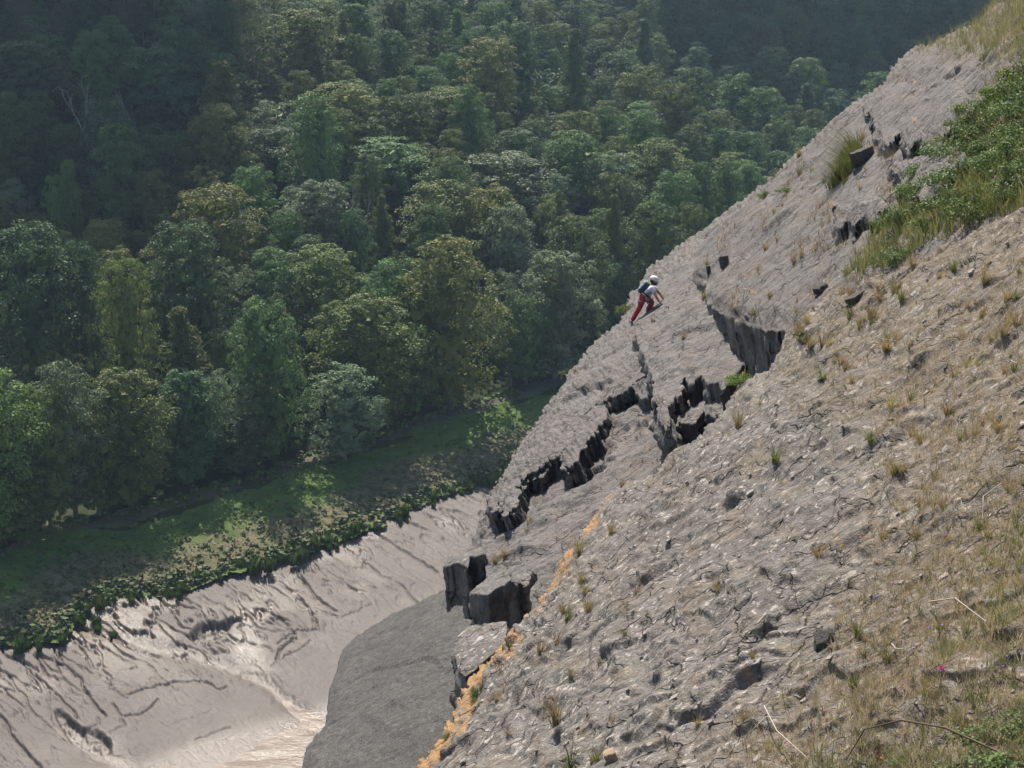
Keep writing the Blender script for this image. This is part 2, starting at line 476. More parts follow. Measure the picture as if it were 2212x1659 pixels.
SIL_B = [(962, 1240), (975, 1205), (1000, 1155), (1040, 1065), (1075, 1008), (1120, 930), (1160, 882), (1200, 822), (1243, 762), (1294, 712), (1334, 674), (1360, 612), (1392, 567), (1432, 540), (1500, 495), (1550, 462)]
def col_b(x, y, em, pit):
    li = 0.55 * sstep(0.28, 0.5, fbm2(x / 30, y / 26, 3, 41)) * sstep(-0.05, 0.25, fbm2(x / 160, y / 160, 2, 42)) * sstep(1300, 1480, x)
    so = 0.6 * sstep(0.02, 0.4, fbm2(x / 80, y / 60, 3, 43)) * sstep(1150, 1450, x + 0.3 * (y - 800))
    return li, so
POLY_B = SIL_B[3:] + [(1700, 420), (1700, 760), (1560, 800), (1440, 775), (1405, 768), (1398, 792), (1350, 818), (1300, 850), (1256, 882), (1236, 915), (1216, 952), (1172, 984), (1132, 1008), (1098, 1042), (1082, 1064), (1050, 1090)]
climb_slab, IB = sheet('climbing_slab', PB, POLY_B, 2.1, FARS, M_ROCK_FAR, drop=1.0, rows=14, jag=(3.0, 6), vertical=0.45, bulge=0.26, colour=col_b)
tag(climb_slab, kind='structure')
POLY_B0 = [(958, 1250), (978, 1200), (1003, 1152), (1046, 1068), (1066, 1028), (1300, 760), (1680, 640), (1760, 760), (1600, 900), (1470, 1060), (1280, 1220), (1120, 1390), (1010, 1350)]
lower_slab, IB0 = sheet('lower_slab', PB0, POLY_B0, 2.4, FLOOR, M_ROCK_FAR, drop=6.0, rows=16, jag=(4, 3), vertical=0.8, bulge=0.35, colour=col_b)
tag(lower_slab, kind='structure')

SIL_U = [(1470, 520), (1550, 462), (1620, 412), (1680, 362), (1740, 302), (1800, 243), (1862, 205), (1908, 172), (1920, 140), (1960, 102), (2050, 66), (2105, 40), (2150, -20), (2300, -140)]
POLY_U = SIL_U + [(2520, -140), (2520, 560), (2100, 620), (1900, 650), (1770, 705), (1652, 707), (1622, 700), (1592, 692), (1562, 676), (1535, 662), (1512, 636), (1518, 608), (1490, 600), (1462, 640), (1440, 600)]
def col_u(x, y, em, pit):
    li = 0.55 * sstep(0.28, 0.5, fbm2(x / 24, y / 24, 3, 51)) * sstep(0.0, 0.3, fbm2(x / 120, y / 120, 2, 52))
    so = 0.55 * sstep(0.0, 0.4, fbm2(x / 70, y / 60, 3, 53))
    so = np.maximum(so, sstep(190, 90, y + 0.15 * (2212 - x)))
    return li, so
upper_slab, IU = sheet('upper_slab', PU, POLY_U, 2.5, UPPER, M_ROCK_FAR, drop=1.9, rows=16, jag=(1.5, 4), vertical=0.8, bulge=0.3, colour=col_u)
tag(upper_slab, kind='structure')

POLY_C = [(600, 1800), (648, 1665), (655, 1612), (700, 1562), (708, 1485), (738, 1398), (758, 1377), (850, 1318), (955, 1270), (1040, 1275), (1130, 1390), (1050, 1800)]
grey_slab, IC = sheet('grey_slab', PC, POLY_C, 2.4, SMOOTH, M_ROCK_GREY, drop=7.0, rows=16, jag=(1.5, 1), vertical=0.7, bulge=0.5)
tag(grey_slab, kind='structure')
# ---- broken blocks and ledges
middle_slab, IM = sheet('stepped_slab', PB.offset(0.35), [(1364, 716), (1400, 692), (1500, 640), (1580, 650), (1660, 740), (1600, 800), (1562, 846), (1550, 824), (1528, 832), (1512, 806), (1494, 826), (1474, 812), (1464, 850), (1450, 872), (1440, 930), (1426, 905), (1408, 845), (1398, 795), (1386, 758)],
    2.2, dict(FLOOR, round=0.05), M_ROCK_FAR, drop=1.2, rows=14, jag=(4, 3), vertical=0.7, bulge=0.25, colour=col_b)
tag(middle_slab, kind='structure')
def beyond(name, plane, keep, A, mat, span, cell, soil):
    """the same bed going on outside the photo's edge"""
    c0 = CAM - plane.n * plane.height
    up = plane.e2 if plane.e2[2] > 0 else -plane.e2
    st = plane.e1 if plane.e1[1] > 0 else -plane.e1
    a, b = np.meshgrid(np.arange(span[0], span[1], cell), np.arange(span[2], span[3], cell))
    B = c0 + a[..., None] * st + b[..., None] * up
    B = B.reshape(-1, 3); x, y, d = to_px(B)
    k_ = keep(x, y, d).reshape(a.shape)
    g = np.cross(plane.n, LEDGE); A = dict(A); A['gdir'] = (g @ plane.e1, g @ plane.e2)
    h, pit = relief((B - CAM) @ plane.e1, (B - CAM) @ plane.e2, A, np.full(len(B), cell))
    V = B + (h - 0.12)[:, None] * plane.n
    H, W = a.shape; ids = np.arange(H * W).reshape(H, W)
    ci = k_[:-1, :-1] & k_[1:, :-1] & k_[:-1, 1:] & k_[1:, 1:]
    Q = np.stack([ids[:-1, :-1], ids[:-1, 1:], ids[1:, 1:], ids[1:, :-1]], -1)[ci]
    us = np.unique(Q); rm = np.full(H * W, -1); rm[us] = np.arange(len(us))
    z = np.zeros(len(us))
    o = obj(name, mesh_np(name, V[us], rm[Q], attrs={'lichen': z, 'soil': z + soil, 'fresh': z}), mat)
    return tag(o, kind='structure')
beyond('near_slope_side', PA, lambda x, y, d: (d < 2.5) | (x > 2262) | ((y > 1735) & (x > 900)), NEAR, M_ROCK, (-25, 75, -6, 26), 0.22, 0.8)
beyond('upper_slope_side', PU, lambda x, y, d: (d > 3) & (x > 2440) & (y < 700), UPPER, M_ROCK_FAR, (0, 90, -6, 40), 0.4, 0.9)
BLK = dict(und=0.04, plates=[(0.6, 0.03, 1.0, 14)], fine=0.02, pit=(1.5, 0.03, 0.05), round=0.02, rw=0.1)
def rock_thing(name, label, plane, poly, drop, mat=M_ROCK_CUT, vertical=0.9, bulge=0.24, jag=(1.0, 1.0), rows=16, group=None):
    o, info = sheet(name, plane, poly, 1.6, BLK, mat, drop=drop, rows=rows, jag=jag, vertical=vertical, bulge=bulge, cell=9)
    tag(o, label, 'rock', group); return o, info
rock_thing('rock_block', 'squared grey block with tilted flat top beside the orange-lichened edge', Plane(1050, 1255, 0.0325, 1.4e-5, 2.8e-5),
    [(1013, 1279), (1040, 1255), (1072, 1233), (1092, 1221), (1103, 1250), (1087, 1262), (1066, 1274), (1052, 1284)], 0.95)
rock_thing('rock_block', 'dark overhanging block at the tip of the lower slab above the smooth grey slab', Plane(1000, 1200, 0.0305, 1.4e-5, 2.6e-5),
    [(957, 1222), (966, 1203), (998, 1192), (1042, 1180), (1050, 1196), (1014, 1203), (1010, 1225), (985, 1215), (972, 1222)], 1.05)
rock_thing('rock_block', 'dark recessed block wedged beside the squared block under the lower slab', Plane(1090, 1230, 0.031, 1.4e-5, 2.6e-5),
    [(1084, 1245), (1100, 1222), (1130, 1215), (1150, 1230), (1142, 1262), (1112, 1258)], 1.1)
rock_thing('rock_ledge', 'pale lichened ledge of rock tucked under the orange-lichened edge', Plane(1020, 1400, 0.037, 1.6e-5, 3.0e-5),
    [(978, 1402), (984, 1376), (1006, 1352), (1050, 1343), (1096, 1340), (1092, 1390), (1030, 1440), (1004, 1462), (990, 1448)], 1.1, mat=M_ROCK)

def box_mesh(name, seed, n=7, cut=0.18, rough=0.07):
    """an angular broken stone, unit size, sitting on z = 0"""
    rg = np.random.default_rng(seed)
    lin = np.linspace(-1, 1, n)
    V = []; Q = []
    for ax in range(3):
        for sg in (-1, 1):
            a, b = np.meshgrid(lin, lin); c = np.full_like(a, sg)
            p = [None] * 3; p[ax] = c; p[(ax + 1) % 3] = a; p[(ax + 2) % 3] = b
            base = len(V) * n * n
            V.append(np.stack([q.ravel() for q in p], 1))
            i = np.arange(n * n).reshape(n, n)
            q = np.stack([i[:-1, :-1], i[:-1, 1:], i[1:, 1:], i[1:, :-1]], -1).reshape(-1, 4) + base
            Q.append(q if sg > 0 else q[:, ::-1])
    V = np.concatenate(V); Q = np.concatenate(Q)
    for _ in range(9):                                    # chip the corners by random planes
        d = rg.normal(size=3); d /= np.linalg.norm(d)
        lim = np.abs(d).sum() * (1 - cut - 0.25 * rg.random())
        e = V @ d - lim
        V = V - np.clip(e, 0, None)[:, None] * d
    V = V + rough * np.stack([fbm3(V * 1.7 + s + seed * 3.3, 3, 0.6) for s in (0, 31, 62)], 1) * 2
    V[:, 2] = V[:, 2] * 0.5 + 0.35
    z = np.zeros(len(V)); 
    return mesh_np(name, V, Q, smooth=False, attrs={'lichen': z, 'soil': z, 'fresh': z + 0.25})
STONES = [box_mesh('broken_stone', s, cut=0.05 + 0.12 * (s % 3)) for s in range(8)]
for sm in STONES: sm.materials.append(M_ROCK_CUT)
for I in (IA, IB, IB0, IU, IC, IM):
    I['sx'], I['sy'], I['sd'] = to_px(I['V'])
def on(I, x, y):
    """the point of a rock surface seen at a pixel"""
    d = (I['sx'] - x) ** 2 + (I['sy'] - y) ** 2
    c = np.flatnonzero(d < max(d.min() * 1.5, 9.0)); i = c[np.argmin(I['sd'][c])]
    return I['V'][i], I['sd'][i]
def stone(name, label, I, x, y, w, hgt, seed, group=None, mat=None, lean=0.5, rz=None):
    p, d = on(I, x, y)
    o = obj(name, STONES[seed % 8], None)
    s = w * d / F / 2
    up = Vector(I['n']).lerp(Vector((0, 0, 1)), lean).normalized()
    o.rotation_euler = (up.to_track_quat('Z', 'Y') @ Matrix.Rotation(rz if rz is not None else seed * 1.7, 3, 'Z').to_quaternion()).to_euler()
    o.location = Vector(p) - up * 0.12 * s
    o.scale = (s, s * (0.7 + 0.1 * (seed % 5)), hgt * d / F * 0.95)
    if mat: o.material_slots[0].link = 'OBJECT'; o.material_slots[0].material = mat
    tag(o, label, 'rock', group)
    return o
for pg in ([(1866, 222), (1905, 190), (1950, 172), (2010, 182), (2070, 170), (2110, 220), (2040, 300), (2004, 322), (1990, 292), (1964, 318), (1944, 284), (1916, 316), (1896, 282), (1880, 256)],
           [(1926, 352), (1985, 338), (2030, 300), (2085, 330), (2010, 420), (1985, 440), (1968, 398), (1944, 410)],
           [(1800, 448), (1850, 425), (1900, 412), (1920, 440), (1885, 482), (1868, 468), (1846, 490), (1826, 476), (1808, 500)]):
    o, _ = sheet('broken_step', PU.offset(0.28), pg, 2.2, dict(UPPER, round=0.03), M_ROCK_FAR, drop=0.55, rows=10, jag=(4, 4), vertical=0.8, bulge=0.25, colour=col_u)
    tag(o, 'low broken step of layered rock beside the brambles on the upper slab', 'rock', 'broken steps beside the brambles')
for nm, of, pg in (('lower', -0.12, [(1438, 945), (1450, 890), (1474, 856), (1498, 866), (1522, 842), (1560, 856), (1590, 836), (1570, 890), (1540, 905), (1520, 890), (1498, 918), (1470, 915), (1458, 950)]),
                   ('ledge', -0.32, [(1256, 900), (1290, 868), (1330, 842), (1370, 822), (1400, 812), (1396, 836), (1368, 834), (1350, 856), (1322, 854), (1300, 880), (1272, 884)]),
                   ('ledge', -0.34, [(1088, 1075), (1112, 1046), (1150, 1018), (1190, 990), (1214, 968), (1212, 992), (1180, 1010), (1172, 1030), (1146, 1032), (1130, 1056), (1106, 1058)])):
    o, _ = sheet('broken_step', PB.offset(of), pg, 2.0, dict(FLOOR, round=0.03), M_ROCK_CUT, drop=0.75 if nm == 'lower' else 0.5, rows=10, jag=(3, 4), vertical=0.75, bulge=0.25)
    tag(o, 'broken step of layered rock in the recess beside the overhang' if nm == 'lower' else 'broken step of layered rock under the shaded ledge of the climbing slab', 'rock', None if nm == 'lower' else 'broken steps under the ledge')
for pg in ([(1196, 962), (1218, 915), (1250, 872), (1290, 852), (1300, 880), (1276, 915), (1252, 950), (1222, 992), (1200, 1000)], [(1058, 1075), (1078, 1040), (1104, 1024), (1116, 1050), (1100, 1082), (1078, 1098)], [(1352, 815), (1392, 786), (1412, 800), (1402, 836), (1372, 846)]):
    o, _ = sheet('broken_step', PB.offset(-0.03), pg, 2.0, dict(FARS, round=0.25, rw=0.5), M_ROCK_FAR, drop=0.85, rows=10, jag=(3, 5), vertical=0.3, bulge=0.25, colour=col_b)
    tag(o, 'sloping rib of rock interrupting the shaded ledge of the climbing slab', 'rock', 'ribs across the shaded ledge')
RUB = [(1492, 905, 26, 22), (1520, 880, 24, 26), (1466, 930, 22, 20), (1548, 868, 26, 22)]
for i, (x, y, w, hg) in enumerate(RUB):
    stone('rock_block', 'broken grey block lying in the recess below the climber', IB0, x, y + 24, w, hg, i + 1, 'broken blocks in the recess', mat=M_ROCK_CUT, lean=0.5)
for i, (x, y) in enumerate([(1110, 1062), (1145, 1040), (1175, 1018), (1208, 985), (1290, 878), (1325, 858), (1365, 838), (1392, 815)]):
    stone('rock_block', 'broken block lodged along the shaded ledge of the climbing slab', IB0, x, y + 6, 26 + 6 * (i % 3), 16 + 5 * (i % 3), i + 2, 'broken blocks along the ledge', mat=M_ROCK_CUT, lean=0.5)
stone('rock_flake', 'upright dark pointed flake sticking out of the slab up the slope from the climber', IU, 1563, 575, 15, 30, 4, lean=0.75)
stone('rock_flake', 'small thin flake leaning between the pointed flake and the overhang', IU, 1532, 592, 9, 22, 5, lean=0.75)
stone('rock_block', 'low broken block at the end of the reddish ledge below the yellow-green plants', IU, 1772, 628, 30, 18, 6, lean=0.4, mat=M_ROCK_FAR)
stone('rock_block', 'reddish brown block on the ledge below the yellow-green plants', IA, 1850, 642, 44, 14, 7, lean=0.3, mat=M_ROCK)
stone('rock_block', 'dark humped rock standing among dry grass on the near slope', IA, 1783, 1392, 52, 46, 2, lean=0.9)
M_ORANGE_STONE = simple_mat('orange_stone', (0.30, 0.19, 0.12), 0.85, 0.2, (0.22, 0.17, 0.13), 14)
M_PALE_STONE = simple_mat('pale_stone', (0.30, 0.27, 0.235), 0.85, 0.2, (0.17, 0.15, 0.135), 16)
stone('loose_stone', 'orange-stained loose stone beside the grassy patch at the foot of the near slope', IA, 1322, 1642, 26, 30, 3, mat=M_ORANGE_STONE)
rg = np.random.default_rng(21)
cnd = np.flatnonzero((IA['sx'] > 1000) & (IA['sx'] < 2212) & (IA['sy'] < 1659) & (IA['em'] > 0.3))
for i in range(70):
    j = rg.choice(cnd)
    stone('loose_stone', 'small pale angular stone lying loose on the near rock slope', IA, IA['sx'][j], IA['sy'][j], 7 + 16 * rg.random() ** 3, 4 + 5 * rg.random(), i, 'loose pale stones on the near slope', mat=M_PALE_STONE, lean=0.1)
# ================================================================ RIVER BED, BANK AND HILL
EDGE_PX = [(-400, 1500), (-150, 1440), (0, 1397), (75, 1390), (135, 1380), (150, 1345), (200, 1318), (250, 1290), (330, 1282), (400, 1272), (450, 1255), (500, 1237), (560, 1222), (620, 1203),
           (700, 1178), (750, 1158), (800, 1135), (860, 1108), (930, 1080), (1000, 1055), (1070, 1032), (1300, 950), (1600, 840)]
EP = hit_z(np.array([p[0] for p in EDGE_PX], float), np.array([p[1] for p in EDGE_PX], float), 0.0)
BANK0 = EP[2, :2]; ev = EP[-3, :2] - EP[2, :2]; ev /= np.linalg.norm(ev)
wv = np.array([-ev[1], ev[0]])                         # inland
E_T = (EP[:, :2] - BANK0) @ ev; E_S = (EP[:, :2] - BANK0) @ wv
def ts(x, y):
    dx, dy = x - BANK0[0], y - BANK0[1]
    return dx * ev[0] + dy * ev[1], dx * wv[0] + dy * wv[1]
def inland(x, y):
    t, s = ts(x, y); return s - np.interp(t, E_T, E_S)
# how the foot of the wood runs
FP = hit_z(np.array([0, 300, 640, 960, 1130.]), np.array([1205, 1120, 1012, 905, 850.]), 3.0)
FOOT_S = float(np.mean([(inland(p[0], p[1])) for p in FP]))
# survey of the canopy: pixel, distance, height of the trees there
CAN = [(0, 640, 185, 17), (350, 560, 195, 17), (0, 470, 200, 16), (300, 440, 212, 14), (0, 300, 232, 15), (200, 330, 235, 15), (0, 0, 262, 16), (300, 0, 268, 16), (150, 150, 248, 16), (560, 250, 232, 16),
       (700, 100, 256, 16), (850, 0, 285, 16), (1060, 100, 285, 16), (1000, 330, 242, 16), (700, 400, 215, 16), (1000, 520, 212, 18), (1300, 440, 240, 16), (1300, 200, 295, 16), (1600, 330, 268, 15),
       (1500, 500, 235, 16), (1500, 100, 385, 15), (1800, 200, 375, 15), (2000, 0, 450, 15), (1250, 0, 385, 15), (1700, 0, 420, 15), (2300, 100, 420, 15), (2100, 300, 340, 15), (2400, 500, 330, 15),
       (-400, 300, 215, 15), (-400, 0, 245, 16), (-500, -400, 330, 15), (300, -300, 340, 15), (1106, -330, 520, 15), (2000, -330, 620, 15), (2900, -200, 520, 15), (1106, -900, 900, 10), (-800, -900, 600, 10), (3000, -900, 900, 10)]
cp = []
for (x, y, D, th) in CAN:
    r = rays(np.array(x * 1.0), np.array(y * 1.0)); p = CAM + r * (D / r[1]); cp.append((p[0], p[1], p[2] - th))
for t in np.linspace(-160, 320, 13):
    q = BANK0 + ev * t + wv * (np.interp(t, E_T, E_S) + FOOT_S + 6); cp.append((q[0], q[1], 3.2))
cp = np.array(cp)
def _tps(r): return np.where(r > 0, r * r * np.log(r + 1e-9), 0)
S_ = 100.0
xy = cp[:, :2] / S_; nC = len(cp)
Kk = _tps(np.linalg.norm(xy[:, None] - xy[None], axis=2)) + 0.02 * np.eye(nC)
Pm = np.concatenate([np.ones((nC, 1)), xy], 1)
sol = np.linalg.solve(np.block([[Kk, Pm], [Pm.T, np.zeros((3, 3))]]), np.concatenate([cp[:, 2], np.zeros(3)]))
def hill(x, y):
    q = np.stack([np.ravel(x), np.ravel(y)], 1) / S_
    out = np.zeros(len(q))
    for i in range(nC): out += sol[i] * _tps(np.hypot(q[:, 0] - xy[i, 0], q[:, 1] - xy[i, 1]))
    out += sol[nC] + q @ sol[nC + 1:]
    return np.clip(out, -2, 240).reshape(np.shape(x))
MUD_SLOPE = 0.12
def land(x, y):
    s = inland(x, y)
    bank = 0.25 + np.clip(s, 0, None) * (2.95 / max(FOOT_S, 5))
    bank = np.minimum(bank, 3.2)
    w = sstep(FOOT_S + 1, FOOT_S + 16, s)
    z = bank * (1 - w) + np.maximum(hill(x, y), 3.0) * w
    return np.where(s < 0, np.maximum(MUD_SLOPE * s, -9.0), z)

# coarse ground, everywhere
gx = np.concatenate([np.arange(-900, -240, 30), np.arange(-240, 420, 6), np.arange(420, 1300, 30)]).astype(float)
gy = np.concatenate([np.arange(-120, 60, 30), np.arange(60, 560, 6), np.arange(560, 1500, 30)]).astype(float)
GX, GY = np.meshgrid(gx, gy)
GZ = land(GX, GY)
GZ = np.where(inland(GX, GY) < FOOT_S - 2, GZ - 2.6, GZ)
H, W = GX.shape; ids = np.arange(H * W).reshape(H, W)
m = NT('leaf_litter_ground')
m.base(m.mix(m.ramp(m.noise(0.3, 5), 0.35, 0.65), (0.022, 0.032, 0.013), (0.038, 0.045, 0.02))); m.rough(0.95); m.spec(0.1)
ground = obj('ground', mesh_np('ground', np.stack([GX, GY, GZ], -1).reshape(-1, 3), np.stack([ids[:-1, :-1], ids[:-1, 1:], ids[1:, 1:], ids[1:, :-1]], -1).reshape(-1, 4)), m.m)
tag(ground, kind='structure')

# ---- mud: rills and scours as surveyed
def Z(pts): return [(x * 0.3744, 1083 + y * 0.3744) for x, y in pts]
RILLS = [Z(p) for p in (
    [(0, 965), (60, 1010), (80, 1060), (150, 1125), (155, 1170), (215, 1235), (280, 1290), (340, 1345), (390, 1385)],
    [(70, 890), (150, 950), (210, 1010), (290, 1080), (350, 1140), (435, 1215), (440, 1240)],
    [(210, 885), (320, 920), (400, 965), (470, 1025), (475, 1065), (530, 1140), (570, 1190), (610, 1230)],
    [(420, 870), (520, 910), (540, 960), (620, 1000), (640, 1070), (690, 1110), (735, 1135)],
    [(735, 1115), (850, 1075), (950, 1050), (1130, 1035), (1200, 1045), (1260, 1080), (1310, 1060)],
    [(-60, 1190), (0, 1235), (50, 1290), (60, 1340), (110, 1395), (160, 1450), (240, 1540)],
    [(1450, 510), (1520, 570), (1585, 625), (1600, 660), (1660, 710), (1700, 755)],
    [(1620, 460), (1700, 530), (1760, 590), (1800, 640), (1830, 720)],
    [(1730, 430), (1790, 500), (1850, 570), (1940, 630)],
    [(1860, 390), (1960, 440), (2030, 490), (2110, 545), (2140, 590), (2060, 630), (1970, 670), (1880, 640), (1800, 640)],
    [(1840, 740), (1720, 745), (1600, 815)], [(1700, 790), (1610, 860), (1590, 905)], [(1790, 800), (1720, 860), (1630, 900), (1560, 945)],
    [(1980, 260), (2080, 330), (2200, 420), (2320, 480), (2420, 600)], [(2150, 160), (2260, 240), (2400, 330), (2520, 400)], [(2300, 90), (2450, 160), (2600, 240), (2750, 300)],
    [(650, 1160), (700, 1230), (790, 1230), (860, 1190), (910, 1140)], [(1130, 1370), (1250, 1330), (1330, 1300)], [(980, 1290), (1100, 1250), (1230, 1200)],
    [(560, 1240), (570, 1280), (510, 1300)], [(700, 1250), (720, 1290), (640, 1330)])]
SCOUR = [Z(p) for p in ([(1095, 770), (1130, 720), (1195, 680), (1260, 690), (1340, 662), (1412, 672), (1345, 700), (1310, 750), (1240, 800), (1130, 812)],
                        [(780, 850), (840, 835), (950, 880), (900, 892), (830, 862)],
                        [(306, 1200), (350, 1195), (420, 1250), (470, 1290), (560, 1310), (640, 1380), (640, 1430), (500, 1430), (410, 1380), (360, 1290)])]
GULLY = [Z(p) for p in ([(300, 640), (560, 730), (720, 770), (860, 830), (1010, 850), (1180, 890), (1320, 940), (1450, 985), (1540, 1040), (1660, 1150), (1780, 1230)],
                        [(380, 1300), (520, 1400), (640, 1470), (760, 1540)], [(1420, 690), (1450, 800), (1490, 920), (1520, 990)])]
mp = at_depth(0, 0, 1.0)
# the sloping plane of the mud, met by each line of sight
_a = hit_z(np.array([0., 1060.]), np.array([1397., 1035.]), 0.0)
_n = np.cross(_a[1] - _a[0], np.array([wv[0], wv[1], MUD_SLOPE])); _n /= np.linalg.norm(_n)
if _n[2] < 0: _n = -_n
def hit_mud(px, py):
    r = rays(px, py); t = ((_a[0] - CAM) @ _n) / (r @ _n); return CAM + r * t[..., None]
gx = np.concatenate([np.arange(-420, -60, 7.0), np.arange(-60, 1100, 1.95), np.arange(1100, 1480, 6.0)]); gy = np.concatenate([np.arange(870, 1000, 5.0), np.arange(1000, 1690, 1.95), np.arange(1690, 1960, 6.0)])
X, Y = np.meshgrid(gx, gy)
P = hit_mud(X, Y)
T, S = ts(P[..., 0], P[..., 1])
dS = S - np.interp(T, E_T, E_S)
wX = X + 6 * fbm2(X / 24, Y / 24, 4, 61, 0.7); wY = Y + 6 * fbm2(X / 24, Y / 24, 4, 62, 0.7)
h = 0.25 * fbm2(T / 22, S / 22, 3, 63)
wet = np.zeros(X.shape)
for i, r in enumerate(RILLS):
    d = poly_sd(wX, wY, r, closed=False)
    lw = 1.3 + 0.5 * (i % 3)
    h = h - (0.20 + 0.06 * (i % 3)) * (0.45 if i > 16 else 1.0) * np.exp(-(d / lw) ** 2) + 0.05 * np.exp(-((d - 9) / 9.0) ** 2)
for i, pl in enumerate(SCOUR):
    d = poly_sd(wX, wY, pl)
    h = h - (0.9, 0.45, 0.55)[i] * sstep(-4, 7, d) * (1 + 0.5 * fbm2(X / 14, Y / 9, 3, 64))
    if i != 1: wet = np.maximum(wet, 0.45 * sstep(-2, 12, d))
for i, g in enumerate(GULLY):
    d = poly_sd(wX, wY, g, closed=False)
    wd = (17, 24, 26)[i]
    h = h - (0.5, 0.3, 0.15)[i] * np.exp(-(d / wd) ** 2)
    wet = np.maximum(wet, (0.8, 1.0, 1.0)[i] * np.exp(-(d / (wd * 0.9)) ** 2))
gl = np.exp(-((X - 528) / 34.0) ** 2 - ((Y - 1392) / 44.0) ** 2)      # the wet face of the hollow, tipped towards the river
h = h - 0.20 * ((Y - 1392) / F * 120 / 0.46) * gl
wet = np.maximum(wet, 1.3 * gl)
gl2 = np.exp(-((X - 215) / 40.0) ** 2 - ((Y - 1612) / 22.0) ** 2)
h = h - 0.10 * ((Y - 1612) / F * 115 / 0.5) * gl2; wet = np.maximum(wet, gl2)
# fans of rills under the turf edge
dend = np.abs(fbm2(T / 1.5 + 0.9 * fbm2(T / 5, S / 6, 2, 65), S / 6.0, 3, 66, 0.55))
amp = np.interp(-dS, [-2, 0, 6, 14, 24, 60], [0.16, 0.36, 0.22, 0.09, 0.03, 0.012]) * np.clip(0.35 + 1.3 * (fbm2(T / 14, S / 20, 2, 68) + 0.35), 0.15, 1.3)
fan_c = [(400, 1362, 190), (985, 1110, 150), (560, 1330, 60)]
for fx, fy, fr in fan_c:
    amp = amp + 0.24 * np.exp(-((X - fx) / fr) ** 2 - ((Y - fy) / (fr * 0.36)) ** 2)
h = h - amp * sstep(0.10, 0.0, dend) + 0.25 * amp * fbm2(T / 1.1, S / 2.4, 3, 69)
fine_r = np.abs(fbm2(T / 0.9 + 0.6 * fbm2(T / 3, S / 4, 2, 73), S / 3.6, 3, 74, 0.6))
h = h - 0.07 * sstep(0.07, 0.0, fine_r) * sstep(-0.15, 0.25, fbm2(T / 9, S / 12, 2, 76))
h = h + 0.035 * fbm2(T / 1.3, S / 0.9, 3, 70) + 0.10 * np.clip(amp, 0, 1) * fbm2(T / 0.6, S / 0.8, 2, 71)
wet = np.maximum(wet, 0.8 * np.clip(amp * 2.2, 0, 1) * sstep(-0.1, 0.25, fbm2(T / 6, S / 6, 2, 72)))
wet = np.maximum(wet, sstep(-20, 40, Y - np.interp(X, [-200, 300, 450, 705, 1200], [1760, 1640, 1580, 1515, 1400])))
P = P + h[..., None] * np.array([0, 0, 1.0])
H, W = X.shape; ids = np.arange(H * W).reshape(H, W)
ok = dS < 0.5
cellin = ok[:-1, :-1] & ok[1:, :-1] & ok[:-1, 1:] & ok[1:, 1:]
Q = np.stack([ids[:-1, :-1], ids[:-1, 1:], ids[1:, 1:], ids[1:, :-1]], -1)[cellin]
us = np.unique(Q); rm = np.full(H * W, -1); rm[us] = np.arange(len(us))
MUDP = P.reshape(-1, 3)[us]; MUDX = X.ravel()[us]; MUDY = Y.ravel()[us]; MUDS = dS.ravel()[us]
m = NT('wet_mud')
c = m.mix(m.ramp(m.noise(0.16, 4), 0.3, 0.7), (0.086, 0.070, 0.058), (0.112, 0.094, 0.079))
c = m.mix(m.math('MULTIPLY', m.ramp(m.noise(1.6, 5, 0.7), 0.35, 0.7), 0.4), c, (0.078, 0.066, 0.058))
c = m.mix(m.attr('wet'), c, (0.105, 0.08, 0.06))
m.base(c); m.l(m.math('ADD', 0.19, m.math('MULTIPLY', m.attr('wet'), 0.28)), m.bsdf.inputs['Specular IOR Level'])
m.rough(m.math('SUBTRACT', m.math('ADD', 0.36, m.math('MULTIPLY', m.noise(0.5, 4), 0.16)), m.math('MULTIPLY', m.attr('wet'), 0.20)))
m.bump(m.math('ADD', m.noise(2.6, 5, 0.75), m.math('MULTIPLY', m.noise(11, 3), 0.4)), 0.8, 0.11)
mud = obj('mud_bank', mesh_np('mud_bank', MUDP, rm[Q], attrs={'wet': wet.ravel()[us]}), m.m)
tag(mud, kind='structure')
# ---- river: lies against the mud where the photo shows its edge
wl = hit_mud(np.array([300., 450., 704.]), np.array([1659., 1596., 1532.]))
WATER_Z = float(wl[:, 2].mean()) - 0.30
gx = np.concatenate([[-900, -300], np.arange(-60, 15, 0.4), [300, 900]]); gy = np.concatenate([[-200, 40], np.arange(86, 142, 0.4), [400, 900]])
X, Y = np.meshgrid(gx, gy)
Zw = WATER_Z + 0.16 * fbm2(X / 2.2, Y / 1.2, 3, 75, 0.6) * ((X > -60) & (X < 15) & (Y > 86) & (Y < 142))
ins = inland(X, Y) < -6
H, W = X.shape; ids = np.arange(H * W).reshape(H, W)
m = NT('muddy_water')
m.base((0.115, 0.082, 0.058)); m.rough(0.26); m.spec(0.22)
mapn = m.n('ShaderNodeMapping'); mapn.inputs['Scale'].default_value = (1.0, 2.0, 1.0); m.l(m.co, mapn.inputs[0])
m.bump(m.math('ADD', m.noise(1.1, 4, 0.65, mapn.outputs[0]), m.math('MULTIPLY', m.noise(4.5, 3, 0.6, mapn.outputs[0]), 0.35)), 1.0, 0.10)
river = obj('river', mesh_np('river', np.stack([X, Y, Zw], -1).reshape(-1, 3), np.stack([ids[:-1, :-1], ids[:-1, 1:], ids[1:, 1:], ids[1:, :-1]], -1).reshape(-1, 4)), m.m)
tag(river, kind='structure')

